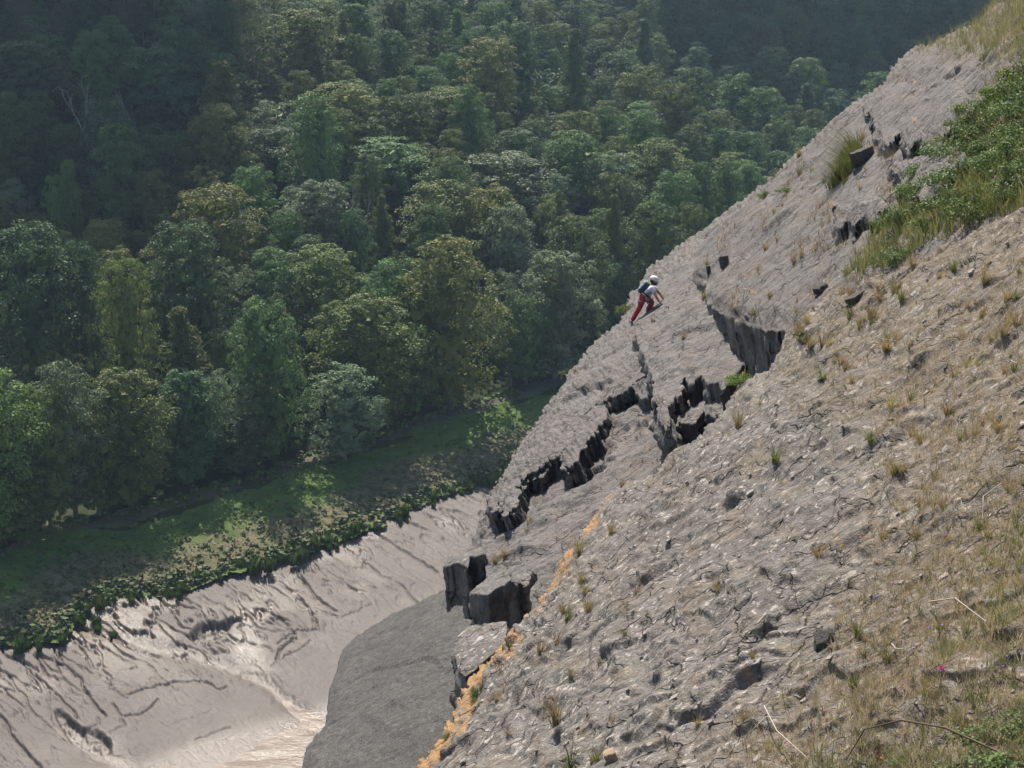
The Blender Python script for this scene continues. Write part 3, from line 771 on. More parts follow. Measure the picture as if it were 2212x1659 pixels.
# ---- grassy bank between mud and wood, with the towpath along the trees
gx = np.concatenate([np.arange(-420, -60, 9.0), np.arange(-60, 1130, 3.2), np.arange(1130, 1600, 8.0)]); gy = np.concatenate([np.arange(740, 830, 6.0), np.arange(830, 1430, 2.6), np.arange(1430, 1560, 6.0)])
X, Y = np.meshgrid(gx, gy)
Pz = hit_z(X, Y, 1.4)
T, S = ts(Pz[..., 0], Pz[..., 1]); dS = S - np.interp(T, E_T, E_S) + 1.5 * fbm2(T / 1.7, S / 4.0, 3, 80, 0.6)
bz = land(Pz[..., 0], Pz[..., 1])
bz = np.where(dS < 2.0, 0.12 + 0.55 * sstep(-0.9, 2.0, dS), bz) + 0.22 * fbm2(T / 1.4, S / 1.4, 4, 81) + 0.3 * fbm2(T / 7, S / 7, 2, 82)
path = np.exp(-((dS - (FOOT_S + 0.4)) / 0.9) ** 2)
bz = bz * (1 - 0.0 * path)
PB_ = np.stack([Pz[..., 0], Pz[..., 1], bz], -1)
ok = (dS > -0.9) & (dS < FOOT_S + 2.5)
cellin = ok[:-1, :-1] & ok[1:, :-1] & ok[:-1, 1:] & ok[1:, 1:]
H, W = X.shape; ids = np.arange(H * W).reshape(H, W)
Q = np.stack([ids[:-1, :-1], ids[:-1, 1:], ids[1:, 1:], ids[1:, :-1]], -1)[cellin]
us = np.unique(Q); rm = np.full(H * W, -1); rm[us] = np.arange(len(us))
BK_P = PB_.reshape(-1, 3)[us]; BK_S = dS.ravel()[us]; BK_X = X.ravel()[us]; BK_T = T.ravel()[us]
brown = np.clip(sstep(9.5, 5.0, BK_S + 3.0 * fbm2(BK_T / 9, BK_S / 5, 3, 83)) * sstep(-1, 1.5, BK_S), 0, 1)
m = NT('grassy_bank')
g = m.mix(m.ramp(m.noise(0.5, 4), 0.35, 0.65), (0.062, 0.105, 0.028), (0.115, 0.17, 0.038))
g = m.mix(m.math('MULTIPLY', m.ramp(m.noise(3.0, 4, 0.7), 0.4, 0.7), 0.6), g, (0.05, 0.075, 0.025))
b = m.mix(m.ramp(m.noise(1.3, 5, 0.7), 0.38, 0.62), (0.055, 0.07, 0.026), (0.17, 0.14, 0.085))
c = m.mix(m.attr('brown'), g, b)
c = m.mix(m.attr('path'), c, (0.10, 0.088, 0.07))
m.base(c); m.rough(0.9); m.spec(0.15); m.bump(m.noise(3.5, 5, 0.7), 0.8, 0.25)
bank = obj('grassy_bank', mesh_np('grassy_bank', BK_P, rm[Q], attrs={'brown': brown, 'path': path.ravel()[us]}), m.m)
tag(bank, kind='structure')
# ================================================================ WOOD ON THE FAR SIDE
def tube(path, rad, sides=6):
    """verts and quads of a tapering tube along a path"""
    path = np.asarray(path, float); n = len(path)
    rad = np.broadcast_to(rad, (n,)) if np.ndim(rad) else np.full(n, rad)
    V = []; 
    for i in range(n):
        t = path[min(i + 1, n - 1)] - path[max(i - 1, 0)]; t = t / (np.linalg.norm(t) + 1e-9)
        a = np.cross(t, [0.31, 0.9, 0.2]); a /= np.linalg.norm(a) + 1e-9; b = np.cross(t, a)
        th = np.arange(sides) * 2 * math.pi / sides
        V.append(path[i] + rad[i] * (np.cos(th)[:, None] * a + np.sin(th)[:, None] * b))
    V = np.concatenate(V); Q = []
    for i in range(n - 1):
        for s in range(sides):
            Q.append((i * sides + s, i * sides + (s + 1) % sides, (i + 1) * sides + (s + 1) % sides, (i + 1) * sides + s))
    return V, np.array(Q)
def merge(parts):
    V = []; Q = []; o = 0
    for v, q in parts: V.append(v); Q.append(np.asarray(q) + o); o += len(v)
    return np.concatenate(V), np.concatenate(Q)
def cards(P, N, size, rg, tiltup=0.0, aspect=0.62):
    """leaf-shaped faces at P facing about N"""
    n = len(P)
    N = N + rg.normal(size=(n, 3)) * 0.55; N[:, 2] += tiltup
    N /= np.linalg.norm(N, axis=1)[:, None]
    a = np.cross(N, rg.normal(size=(n, 3))); a /= np.linalg.norm(a, axis=1)[:, None]; b = np.cross(N, a)
    s = (size * (0.65 + 0.7 * rg.random(n)))[:, None]
    fold = N * s * 0.22
    V = np.stack([P - a * s, P - b * s * aspect - fold * rg.random((n, 1)), P + a * s, P + b * s * aspect + fold * rg.random((n, 1))], 1).reshape(-1, 3)
    return V, np.arange(4 * n).reshape(n, 4)
def profile(kind, u):
    if kind == 'round': return np.sqrt(np.clip(1 - ((u - 0.52) / 0.5) ** 2, 0, 1))
    if kind == 'tall': return np.clip(np.minimum(1.0, 0.55 + 1.4 * u) * np.sqrt(np.clip(1 - np.clip((u - 0.4) / 0.62, 0, 1) ** 1.7, 0, 1)), 0, 1)
    if kind == 'pointed': return np.clip(np.minimum(1, 0.7 + u) * (1 - np.clip((u - 0.12) / 0.9, 0, 1) ** 1.25), 0, 1)
    if kind == 'airy': return np.sqrt(np.clip(1 - ((u - 0.6) / 0.42) ** 2, 0, 1))
    return np.sqrt(np.clip(1 - ((u - 0.45) / 0.56) ** 2, 0, 1))
def crown(kind, seed, lobes, per, leaf, H=16.0, R=4.6, core=0, fill=6, inner=500):
    rg = np.random.default_rng(seed)
    u0 = {'airy': 0.3, 'round': 0.1}.get(kind, 0.05)
    P = []; N = []
    # wobble of the outline, so no two sides of a crown are alike
    ph = rg.random(6) * 6.28
    def rad(u, th): return R * profile(kind, u) * (1 + 0.16 * np.sin(2 * th + ph[0] + 3 * u) + 0.12 * np.sin(3 * th + ph[1] - 5 * u) + 0.1 * np.sin(5 * th + ph[2] + 9 * u))
    for i in range(lobes):
        u = u0 + (1 - u0) * (rg.random() ** 0.85); th = rg.random() * 6.283
        rr = rad(u, th) * (0.74 + 0.30 * rg.random())
        lr = (0.5 + 0.95 * rg.random()) * (1.0 if kind != 'pointed' else 0.8) * (0.75 if u > 0.85 else 1)
        c = np.array([rr * math.cos(th), rr * math.sin(th), min(u * H, H - lr * 0.7)])
        d = rg.normal(size=(per, 3)); d[:, 2] = np.abs(d[:, 2]) * 1.0 - 0.12; d[:, :2] += 0.3 * np.array([math.cos(th), math.sin(th)])
        d /= np.linalg.norm(d, axis=1)[:, None]
        sq = np.array([1.0, 1.0, 0.72])
        P.append(c + d * lr * sq * (0.75 + 0.3 * rg.random((per, 1)))); N.append(d)
    nf = lobes * fill                                         # leaves between the boughs
    u = u0 + (1 - u0) * rg.random(nf); th = rg.random(nf) * 6.283; rr = rad(u, th) * (0.58 + 0.3 * rg.random(nf))
    P.append(np.stack([rr * np.cos(th), rr * np.sin(th), u * H * 0.97], 1)); N.append(np.stack([np.cos(th), np.sin(th), 0.2 + 0 * th], 1))
    P = np.concatenate(P); N = np.concatenate(N)
    P[:, 2] = np.maximum(P[:, 2], 0.3)
    V, Q = cards(P, N, leaf, rg, 0.6)
    parts = [(V, Q)]
    if inner:                                               # the dark inside of the crown, big loose sprays
        u = u0 + (0.95 - u0) * rg.random(inner); th = rg.random(inner) * 6.283; rr = rad(u, th) * 0.72 * rg.random(inner) ** 0.6
        Pi = np.stack([rr * np.cos(th), rr * np.sin(th), u * H * 0.93], 1)
        parts.append(cards(Pi, np.stack([np.cos(th), np.sin(th), 0 * th], 1), 0.62, rg, 0.0, 0.7))
    if core:
        nu, nt = 9, 12
        us = np.linspace(u0 + 0.02, 0.93, nu); th = np.arange(nt) * 6.283 / nt
        cv = []
        for u in us:
            r = rad(u, th) * core * (0.85 + 0.3 * rg.random(nt))
            cv.append(np.stack([r * np.cos(th), r * np.sin(th), np.full(nt, u * H)], 1))
        cv = np.concatenate(cv)
        cq = [(i * nt + s, i * nt + (s + 1) % nt, (i + 1) * nt + (s + 1) % nt, (i + 1) * nt + s) for i in range(nu - 1) for s in range(nt)]
        parts.append((cv, np.array(cq)))
    return merge(parts)
def trunk(seed, H=16.0, R=4.6, up=0.75, limbs=6):
    rg = np.random.default_rng(seed)
    top = np.array([rg.normal() * 0.4, rg.normal() * 0.4, H * up])
    pts = [np.array([0, 0, -0.6]), np.array([0.05, 0, 1.5]), top * 0.5 + rg.normal(size=3) * 0.2, top]
    parts = [tube(pts, np.array([0.42, 0.3, 0.2, 0.05]), 7)]
    for i in range(limbs):
        u = 0.25 + 0.6 * rg.random(); a = rg.random() * 6.28; st = top * u
        en = st + np.array([math.cos(a) * R * 0.75, math.sin(a) * R * 0.75, H * 0.14])
        parts.append(tube([st, (st + en) / 2 + np.array([0, 0, -0.2]), en], np.array([0.14, 0.09, 0.03]), 5))
    return merge(parts)
def bare(seed, H=15.0):
    rg = np.random.default_rng(seed); parts = []
    def grow(p, d, L, r, lev):
        pts = [p]; 
        for k in range(3):
            d = d + rg.normal(size=3) * 0.16; d[2] += 0.05; d /= np.linalg.norm(d); pts.append(pts[-1] + d * L / 3)
        parts.append(tube(pts, np.linspace(r, r * 0.5, 4), 5 if lev < 2 else 3))
        if lev < 4:
            for b in range(4 if lev < 3 else 3):
                q = pts[1 + b % 3]; e = d + rg.normal(size=3) * (0.55 if lev else 0.5); e /= np.linalg.norm(e)
                grow(q, e, L * (0.55 + 0.2 * rg.random()), r * 0.55, lev + 1)
    grow(np.array([0, 0, -0.5]), np.array([0, 0, 1.0]), H * 0.52, 0.32, 0)
    return merge(parts)

LM = {
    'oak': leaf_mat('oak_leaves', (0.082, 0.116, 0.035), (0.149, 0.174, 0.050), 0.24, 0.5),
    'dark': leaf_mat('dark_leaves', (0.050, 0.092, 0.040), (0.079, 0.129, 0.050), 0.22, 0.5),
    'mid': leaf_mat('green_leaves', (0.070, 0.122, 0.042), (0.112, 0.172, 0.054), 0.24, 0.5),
    'ash': leaf_mat('grey_green_leaves', (0.122, 0.172, 0.089), (0.172, 0.218, 0.119), 0.22, 0.35),
    'lime': leaf_mat('bright_green_leaves', (0.112, 0.176, 0.050), (0.162, 0.218, 0.069), 0.28, 0.35),
    'gold': leaf_mat('golden_green_leaves', (0.122, 0.151, 0.042), (0.199, 0.209, 0.062), 0.26, 0.35)}
M_BARK = simple_mat('bark', (0.10, 0.085, 0.07), 0.9, 0.1, (0.17, 0.15, 0.13), 3)
M_DEAD = simple_mat('bleached_twigs', (0.33, 0.30, 0.29), 0.9, 0.1, (0.22, 0.2, 0.19), 2)
NV = 3
CROWNS = {}
for ki, (kind, lob, per, leaf, core) in enumerate((('round', 130, 80, 0.138, 520), ('tall', 140, 76, 0.138, 560), ('pointed', 130, 74, 0.135, 480), ('airy', 66, 62, 0.13, 60))):
    for v in range(NV):
        V, Q = crown(kind, 100 * ki + v, lob, per, leaf, inner=core)
        me = mesh_np('crown_leaves', V, Q, smooth=False); me.materials.append(LM['mid']); CROWNS[kind, v] = me
TRUNKS = []
for v in range(4):
    V, Q = trunk(50 + v); me = mesh_np('trunk', V, Q); me.materials.append(M_BARK); TRUNKS.append(me)
BARE = []
for v in range(3):
    V, Q = bare(70 + v); me = mesh_np('bare_crown', V, Q); me.materials.append(M_DEAD); BARE.append(me)

rg = np.random.default_rng(11)
ROCK_OUT = [(650, 1659)] + POLY_C[2:9] + SIL_B + SIL_U[2:] + [(2600, -140), (2600, 1800), (650, 1800)]
TREES = []      # x, y, z, radius, height, kind, colour, note
def top_tree(px, top, wid, D, kind, colr, note='', foot=None):
    if foot is not None:
        p = hit_z(np.array([px * 1.0]), np.array([foot * 1.0]), 3.2)[0]; x, y = p[0] + wv[0] * 4.0, p[1] + wv[1] * 4.0
    else:
        r = rays(np.array(px * 1.0), np.array(829.0)); y = D; x = r[0] * D / math.cos(PITCH) * 1.0
        x = (px - 1106.0) / F * (D * math.cos(PITCH) + 40 * math.sin(PITCH))
    z = float(land(np.array([x]), np.array([y]))[0])
    d = (np.array([x, y, z + 10]) - CAM) @ FWD
    r = rays(np.array(px * 1.0), np.array(top * 1.0)); t = y / r[1]
    H = CAM[2] + r[2] * t - z
    TREES.append([x, y, z, wid * d / F / 2, float(np.clip(H, 4.0, 26)), kind, colr, note])
SURVEY = [
    (45, 795, 210, 0, 'tall', 'lime', '', 1195), (150, 835, 130, 0, 'round', 'lime', '', 1165), (205, 785, 150, 0, 'round', 'ash', '', 1140), (325, 800, 200, 0, 'tall', 'oak', '', 1105), (455, 800, 150, 0, 'tall', 'dark', '', 1062),
    (540, 800, 120, 0, 'airy', 'ash', '', 1040), (625, 645, 170, 0, 'tall', 'mid', 'tall smooth dome-topped dark green tree beside the bare-twigged one', 1010), (255, 900, 110, 0, 'round', 'oak', '', 1135), (100, 960, 150, 0, 'round', 'mid', '', 1195), (560, 900, 130, 0, 'round', 'dark', '', 1040),
    (788, 792, 150, 0, 'round', 'ash', 'lone', 1003), (730, 655, 150, 195, 'round', 'oak', ''), (850, 640, 210, 0, 'tall', 'oak', 'broad olive tree of the front row next to the lone bank tree', 945), (860, 560, 150, 206, 'round', 'mid', ''), (1010, 512, 215, 0, 'tall', 'gold', 'largest golden-topped tree of the front row, a broad dense crown', 892), (930, 700, 110, 0, 'round', 'mid', '', 915),
    (1145, 585, 120, 0, 'airy', 'ash', '', 850), (1245, 545, 170, 0, 'round', 'ash', 'big pale grey-green tree of the front row beside the climbing slab', 830), (1200, 562, 100, 214, 'round', 'gold', ''), (1180, 640, 120, 0, 'round', 'mid', '', 845), (1300, 620, 110, 0, 'round', 'dark', '', 815),
    (375, 662, 180, 181, 'pointed', 'oak', 'pointed olive-green tree rising alone just behind the front row'), (255, 560, 130, 186, 'tall', 'gold', 'narrow tall yellow-green tree behind the front row'), (60, 482, 210, 188, 'tall', 'dark', ''), (160, 520, 120, 192, 'tall', 'dark', ''), (392, 478, 180, 196, 'round', 'dark', ''), (505, 570, 110, 200, 'airy', 'ash', ''),
    (690, 532, 165, 207, 'round', 'lime', 'bright round-headed tree showing its dark forked limbs behind the front row'), (575, 540, 120, 206, 'round', 'mid', ''), (460, 402, 190, 212, 'round', 'gold', 'wide orange-tinged round tree at the edge of the dark hollow'), (690, 390, 140, 224, 'round', 'ash', ''), (822, 420, 80, 226, 'pointed', 'oak', ''), (945, 392, 165, 232, 'round', 'oak', ''),
    (1055, 402, 160, 234, 'round', 'gold', ''), (840, 300, 180, 246, 'round', 'mid', ''), (1080, 330, 190, 252, 'round', 'ash', ''), (485, 132, 170, 250, 'pointed', 'oak', 'large cone-shaped tree on the hill beside the dark hollow'), (590, 275, 150, 244, 'round', 'dark', ''), (600, 215, 130, 250, 'airy', 'ash', ''),
    (145, 345, 48, 224, 'round', 'lime', 'sapling'), (112, 378, 52, 222, 'round', 'lime', 'sapling'), (1240, 285, 150, 262, 'round', 'mid', ''), (1060, 82, 140, 286, 'round', 'gold', 'golden-tinged round tree standing out high on the hill'), (1240, 62, 110, 300, 'pointed', 'mid', ''), (960, 190, 150, 268, 'round', 'oak', ''),
    (1430, 300, 150, 268, 'tall', 'oak', ''), (1320, 330, 130, 262, 'round', 'ash', ''), (1210, 410, 90, 240, 'pointed', 'oak', ''), (1330, 420, 90, 240, 'pointed', 'oak', ''), (1250, 470, 140, 232, 'round', 'mid', ''), (1420, 440, 130, 240, 'round', 'mid', ''), (1500, 440, 90, 245, 'round', 'oak', ''),
    (230, 215, 150, 240, 'round', 'dark', ''), (660, 20, 150, 275, 'round', 'oak', ''), (740, 180, 150, 258, 'round', 'gold', ''), (330, 100, 180, 258, 'tall', 'dark', ''), (60, 90, 200, 256, 'tall', 'dark', '')]
for t in SURVEY: top_tree(*t)
DEADS = [(190, 168, 90, 240), (240, 232, 60, 240), (522, 690, 80, 186), (1590, 480, 60, 250), (765, 395, 50, 230)]
n_survey = len(TREES)
pos = np.array([[t[0], t[1]] for t in TREES]); rad = np.array([t[3] for t in TREES])
fx = rg.uniform(-190, 330, 42000); fy = rg.uniform(120, 640, 42000)
fs = inland(fx, fy)
pxx, pyy, dd = to_px(np.stack([fx, fy, land(fx, fy) + 12], 1))
keep = (fs > FOOT_S + 6) & (pxx > -260) & (pxx < 2500) & (pyy > -190) & (dd > 60)
keep &= poly_sd(pxx, pyy, ROCK_OUT) < 40
fx, fy, fs = fx[keep], fy[keep], fs[keep]
for x, y, s in zip(fx, fy, fs):
    D = y
    r = 2.3 + 2.5 * rg.random() ** 1.4
    if s < FOOT_S + 12: r = 2.6 + 1.8 * rg.random()
    if D > 300: r *= 1.12
    dist = np.hypot(pos[:, 0] - x, pos[:, 1] - y)
    lim = 0.74 * (rad + r)
    if (dist < lim).any(): continue
    pos = np.vstack([pos, [x, y]]); rad = np.append(rad, r)
    z = float(land(np.array([x]), np.array([y]))[0])
    v = noise2(np.array([x / 45]), np.array([y / 45]), 90)[0]; q = rg.random()
    kind = 'round' if q < 0.55 else 'tall' if q < 0.75 else 'pointed' if q < 0.86 else 'airy'
    if kind == 'airy' and D > 300: kind = 'round'
    c = rg.random() + 0.5 * v
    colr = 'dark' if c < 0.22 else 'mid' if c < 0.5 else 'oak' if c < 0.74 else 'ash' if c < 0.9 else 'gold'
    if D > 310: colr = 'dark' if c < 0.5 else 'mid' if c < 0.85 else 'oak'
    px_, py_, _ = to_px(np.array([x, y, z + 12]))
    if px_ < 420 and py_ < 330: colr = 'dark' if c < 0.75 else 'mid'  # the hollow's shade is partly put into darker leaf colours here
    Ht = r * (2.3 + 1.7 * rg.random()) * (1.25 if kind == 'tall' else 1.0)
    TREES.append([x, y, z, r, min(Ht, 19), kind, colr, ''])
    if len(TREES) > 1500: break
# how much of each the photo shows: nearest first on a coarse raster
TREES.sort(key=lambda t: t[1])
buf = np.zeros((415, 553), bool)
YY, XX = np.mgrid[0:415, 0:553]
buf |= (poly_sd(XX[:, :] * 4.0, YY * 4.0, ROCK_OUT) > 0)
vis = []
for t in TREES:
    cx, cy, d = to_px(np.array([t[0], t[1], t[2] + t[4] * 0.55]))
    rx = t[3] * F / d / 4; ry = t[4] * 0.47 * F / d / 4
    x0, x1 = int(max(0, cx / 4 - rx)), int(min(553, cx / 4 + rx + 1)); y0, y1 = int(max(0, cy / 4 - ry)), int(min(415, cy / 4 + ry + 1))
    if x1 <= x0 or y1 <= y0: vis.append(0); continue
    sub = buf[y0:y1, x0:x1]
    el = ((XX[y0:y1, x0:x1] - cx / 4) / rx) ** 2 + ((YY[y0:y1, x0:x1] - cy / 4) / ry) ** 2 < 1
    vis.append(int((el & ~sub).sum())); sub |= el
vis = np.array(vis)
order = np.argsort(-vis)
single = set(order[:300].tolist())
CN = {'oak': 'olive-green', 'dark': 'deep green', 'mid': 'mid-green', 'ash': 'pale grey-green', 'lime': 'bright green', 'gold': 'golden-tinged green'}
KN = {'round': 'round-headed', 'tall': 'tall dense-crowned', 'pointed': 'pointed', 'airy': 'thin airy-crowned'}
low = {}
far_parts = []
MARKS = [(190, 230, 'the bleached dead tree'), (485, 220, 'the cone-shaped tree'), (1010, 640, 'the largest golden-topped tree'), (788, 880, 'the lone bank tree'), (460, 470, 'the wide orange-tinged tree'),
         (690, 600, 'the bright round-headed tree'), (375, 760, 'the pointed olive tree'), (255, 640, 'the narrow yellow-green tree'), (1245, 640, 'the big pale front-row tree'), (1580, 430, 'the upper slab'), (1060, 150, 'the hilltop golden tree')]
def make_tree(t, i):
    x, y, z, r, Hh, kind, colr, note = t
    zone = 'in the front row above the grassy bank' if inland(np.array(x), np.array(y)) < FOOT_S + 13 else ('on the hill behind the front row' if y < 300 else 'high on the distant hillside')
    root = empty('broadleaf_tree', (x, y, z), rg.random() * 6.28)
    root.scale = (r / 4.6, r / 4.6, Hh / 16.0)
    if note == 'lone': lab, grp = 'pale green bushy tree standing alone out on the grassy bank before the wood', None
    elif len(note) > 12: lab, grp = note, None
    elif note == 'sapling': lab, grp = 'small bright green sapling catching sun in the dark hollow of the wood', 'sunlit saplings in the dark hollow'
    else:
        if 'distant' not in zone:
            qx, qy, _ = to_px(np.array([x, y, z + Hh * 0.7]))
            zone = ('in the front row near ' if 'row above' in zone else 'on the hill near ') + min(MARKS, key=lambda k: (k[0] - qx) ** 2 + (k[1] - qy) ** 2)[2]
        lab = '%s %s tree %s' % (CN[colr], KN[kind], zone); grp = '%s %s trees %s' % (CN[colr], KN[kind], zone)
    tag(root, lab, 'tree', grp)
    cr = obj('crown', CROWNS[kind, i % NV], None, root)
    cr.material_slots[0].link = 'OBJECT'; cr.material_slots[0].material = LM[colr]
    obj('trunk', TRUNKS[i % 4], None, root)
for i, t in enumerate(TREES):
    if i in single: make_tree(t, i)
    elif vis[i] > 0 or i % 3 == 0: far_parts.append(t)
for px, top, wid, D in DEADS:
    n0 = len(TREES); top_tree(px, top, wid, D, 'bare', 'dead'); x, y, z, r, Hh, *_ = TREES.pop()
    root = empty('dead_tree', (x, y, z), rg.random() * 6.28); root.scale = (r / 3.2, r / 3.2, Hh / 15.0)
    tag(root, {190: 'tall bleached dead tree standing pale in the dark hollow of the wood', 240: 'shorter bleached dead tree beside the tall pale dead one', 522: 'grey bare-twigged tree rising between front-row trees above the bank', 1590: 'bare twiggy tree in the wood beside the climbing slab', 765: 'slender bare tree on the hill behind the front row'}[px], 'tree')
    obj('crown', BARE[n0 % 3], None, root)
LOWV = [crown(k, 900 + i, 30, 8, 0.42, fill=3, inner=60) for i, k in enumerate(('round', 'round', 'tall', 'pointed'))]
byc = {}
for i, t in enumerate(far_parts):
    x, y, z, r, Hh, kind, colr, note = t
    V, Q = LOWV[i % 4]; a = rg.random() * 6.28
    R_ = np.array([[math.cos(a), -math.sin(a), 0], [math.sin(a), math.cos(a), 0], [0, 0, 1]])
    byc.setdefault('all', []).append((V @ R_.T * np.array([r / 4.6, r / 4.6, Hh / 16.0]) + np.array([x, y, z]), Q, np.full(len(V), rg.random())))
V, Q = merge([(v, q) for v, q, _ in byc['all']])
me = mesh_np('distant_wood', V, Q, smooth=False, attrs={'tint': np.concatenate([c for _, _, c in byc['all']])})
m = NT('distant_leaves')
tn = m.attr('tint')
c = m.mix(m.ramp(tn, 0, 0.6), (0.05, 0.09, 0.038), (0.085, 0.135, 0.046)); c = m.mix(m.ramp(tn, 0.7, 1.0), c, (0.10, 0.11, 0.04))
m.base(c); m.rough(0.6); m.spec(0.2)
tr = m.n('ShaderNodeBsdfTranslucent'); m.l(c, tr.inputs['Color']); mx = m.n('ShaderNodeMixShader'); mx.inputs[0].default_value = 0.3
m.l(m.bsdf.outputs[0], mx.inputs[1]); m.l(tr.outputs[0], mx.inputs[2]); m.l(mx.outputs[0], m.out.inputs[0])
wood = obj('distant_wood', me, m.m)
tag(wood, 'mass of broadleaf wood filling the hillside between and behind the nearer trees', 'wood', kind='stuff')
#print('TREES', len(TREES), 'single', len(single), 'FOOT_S', FOOT_S, 'water', WATER_Z, 'verts', len(me.vertices))

# undergrowth along the foot of the wood and the turf fringe over the mud
rg = np.random.default_rng(31)
def clump(seed, n=70, s=0.16, spike=False):
    r_ = np.random.default_rng(seed)
    d = r_.normal(size=(n, 3)); d[:, 2] = np.abs(d[:, 2]); d /= np.linalg.norm(d, axis=1)[:, None]
    P = d * (0.35 + 0.65 * r_.random((n, 1))) * np.array([0.55, 0.55, 0.8]) 
    return cards(P, d, s, r_, 0.2 if not spike else -0.2)
CL = [clump(s, 16, 0.28) for s in range(6)]
cand = np.flatnonzero((BK_S > -0.3) & (BK_S < FOOT_S + 2))
pick = rg.choice(cand, 3400, p=(lambda w: w / w.sum())(np.interp(BK_S[cand], [-0.5, 1.5, 6, 12, FOOT_S, FOOT_S + 2], [5, 3.4, 1.6, 0.5, 0.3, 3])))
parts = []; tin = []
for i in pick:
    V, Q = CL[rg.integers(6)]; s = (0.24 + 0.6 * rg.random() ** 2) * (1.15 if BK_S[i] < 2 else 0.7 if BK_S[i] < FOOT_S - 1 else 1.4)
    parts.append((V * s + BK_P[i], Q)); tin.append(np.full(len(V), np.clip(np.interp(BK_S[i], [0, 4, 9], [0.05, 0.40, 0.8]) + rg.normal() * 0.22, 0, 1)))
V, Q = merge(parts)
m = NT('bank_plants'); tn = m.attr('tint')
c = m.mix(m.ramp(tn, 0, 0.35), (0.052, 0.082, 0.026), (0.095, 0.11, 0.042)); c = m.mix(m.ramp(tn, 0.35, 0.5), c, (0.15, 0.125, 0.075)); c = m.mix(m.ramp(tn, 0.52, 0.8), c, (0.075, 0.12, 0.03))
m.base(c); m.rough(0.7); m.spec(0.2)
bp = obj('bank_undergrowth', mesh_np('bank_undergrowth', V, Q, smooth=False, attrs={'tint': np.concatenate(tin)}), m.m)
tag(bp, 'low green and brown salt-marsh plants covering the bank above the mud', 'plants', kind='stuff')
# single tussocks standing out along the mud edge
M_TUS = leaf_mat('cordgrass', (0.035, 0.062, 0.018), (0.055, 0.085, 0.025), 0.3, 0.4, 0.2, 1.0)
def spikes(seed, n=90):
    r_ = np.random.default_rng(seed); V = []; Q = []
    for k in range(n):
        a = r_.random() * 6.28; q = np.array([math.cos(a), math.sin(a), 0]) * 0.4 * r_.random() ** 0.6
        tip = q * (1.3 + 0.5 * r_.random()) + np.array([0, 0, 0.7 + 0.7 * r_.random()]); w = np.array([-math.sin(a), math.cos(a), 0]) * 0.07
        mid = (q + tip) / 2 + np.array([0, 0, 0.06]); b = len(V)
        V += [q - w, q + w, mid + w * 0.9, mid - w * 0.9, tip + w * 0.2, tip - w * 0.2]; Q += [(b, b + 1, b + 2, b + 3), (b + 3, b + 2, b + 4, b + 5)]
    return np.array(V), np.array(Q)
TUS = []
for s in range(4):
    me = mesh_np('tussock', *spikes(s), smooth=False); me.materials.append(M_TUS); TUS.append(me)
nt = 0
for tt in np.linspace(-6, 92, 150):
    t = tt + rg.normal() * 0.3; s = float(np.interp(t, E_T, E_S)) + rg.normal() * 0.7 - 0.3
    q = BANK0 + ev * t + wv * s
    px_, py_, _ = to_px(np.array([q[0], q[1], 0.2]))
    if not (0 < px_ < 1100): continue
    o = obj('cordgrass_tussock', TUS[nt % 4], None); o.location = (q[0], q[1], -0.25); o.rotation_euler = (0, 0, rg.random() * 6.28)
    sc = 0.5 + 0.9 * rg.random() ** 2; o.scale = (sc, sc, sc * (0.6 + 0.5 * rg.random()))
    tag(o, 'dark green grass tussock on the ragged edge where the bank meets the mud', 'tussock', 'tussocks along the mud edge'); nt += 1
for k, (x, y) in enumerate([(205, 1340), (212, 1352), (185, 1350), (245, 1366), (283, 1296), (366, 1288)]):
    i = np.argmin((MUDX - x) ** 2 + (MUDY - y) ** 2)
    o = obj('cordgrass_tussock', TUS[k % 4], None); o.location = MUDP[i] - np.array([0, 0, 0.1]); o.rotation_euler = (0, 0, k * 1.1); o.scale = (0.9, 0.9, 0.6)
    tag(o, 'dark green grass tussock standing by itself out on the bare mud', 'tussock', 'lone tussocks out on the mud')
# ================================================================ PLANTS ON THE ROCK
rg = np.random.default_rng(41)
M_STRAW = leaf_mat('straw_grass', (0.32, 0.235, 0.12), (0.45, 0.35, 0.19), 0.3, 0.5, 0.15, 3.0)
M_RUST = leaf_mat('rusty_grass', (0.28, 0.175, 0.085), (0.38, 0.25, 0.13), 0.3, 0.5, 0.15, 3.0)
M_GREEN = leaf_mat('green_grass', (0.09, 0.115, 0.03), (0.20, 0.185, 0.06), 0.3, 0.5, 0.15, 3.0)
M_LUSH = leaf_mat('lush_leaves', (0.085, 0.14, 0.025), (0.17, 0.205, 0.035), 0.38, 0.4, 0.2, 2.0)
M_BRAM = leaf_mat('bramble_leaves', (0.075, 0.12, 0.04), (0.16, 0.2, 0.07), 0.3, 0.3, 0.15, 2.5)
M_STEM = simple_mat('bramble_stem', (0.10, 0.07, 0.05), 0.7, 0.2)
M_DRYSTEM = simple_mat('dry_stalk', (0.38, 0.33, 0.26), 0.8, 0.2)
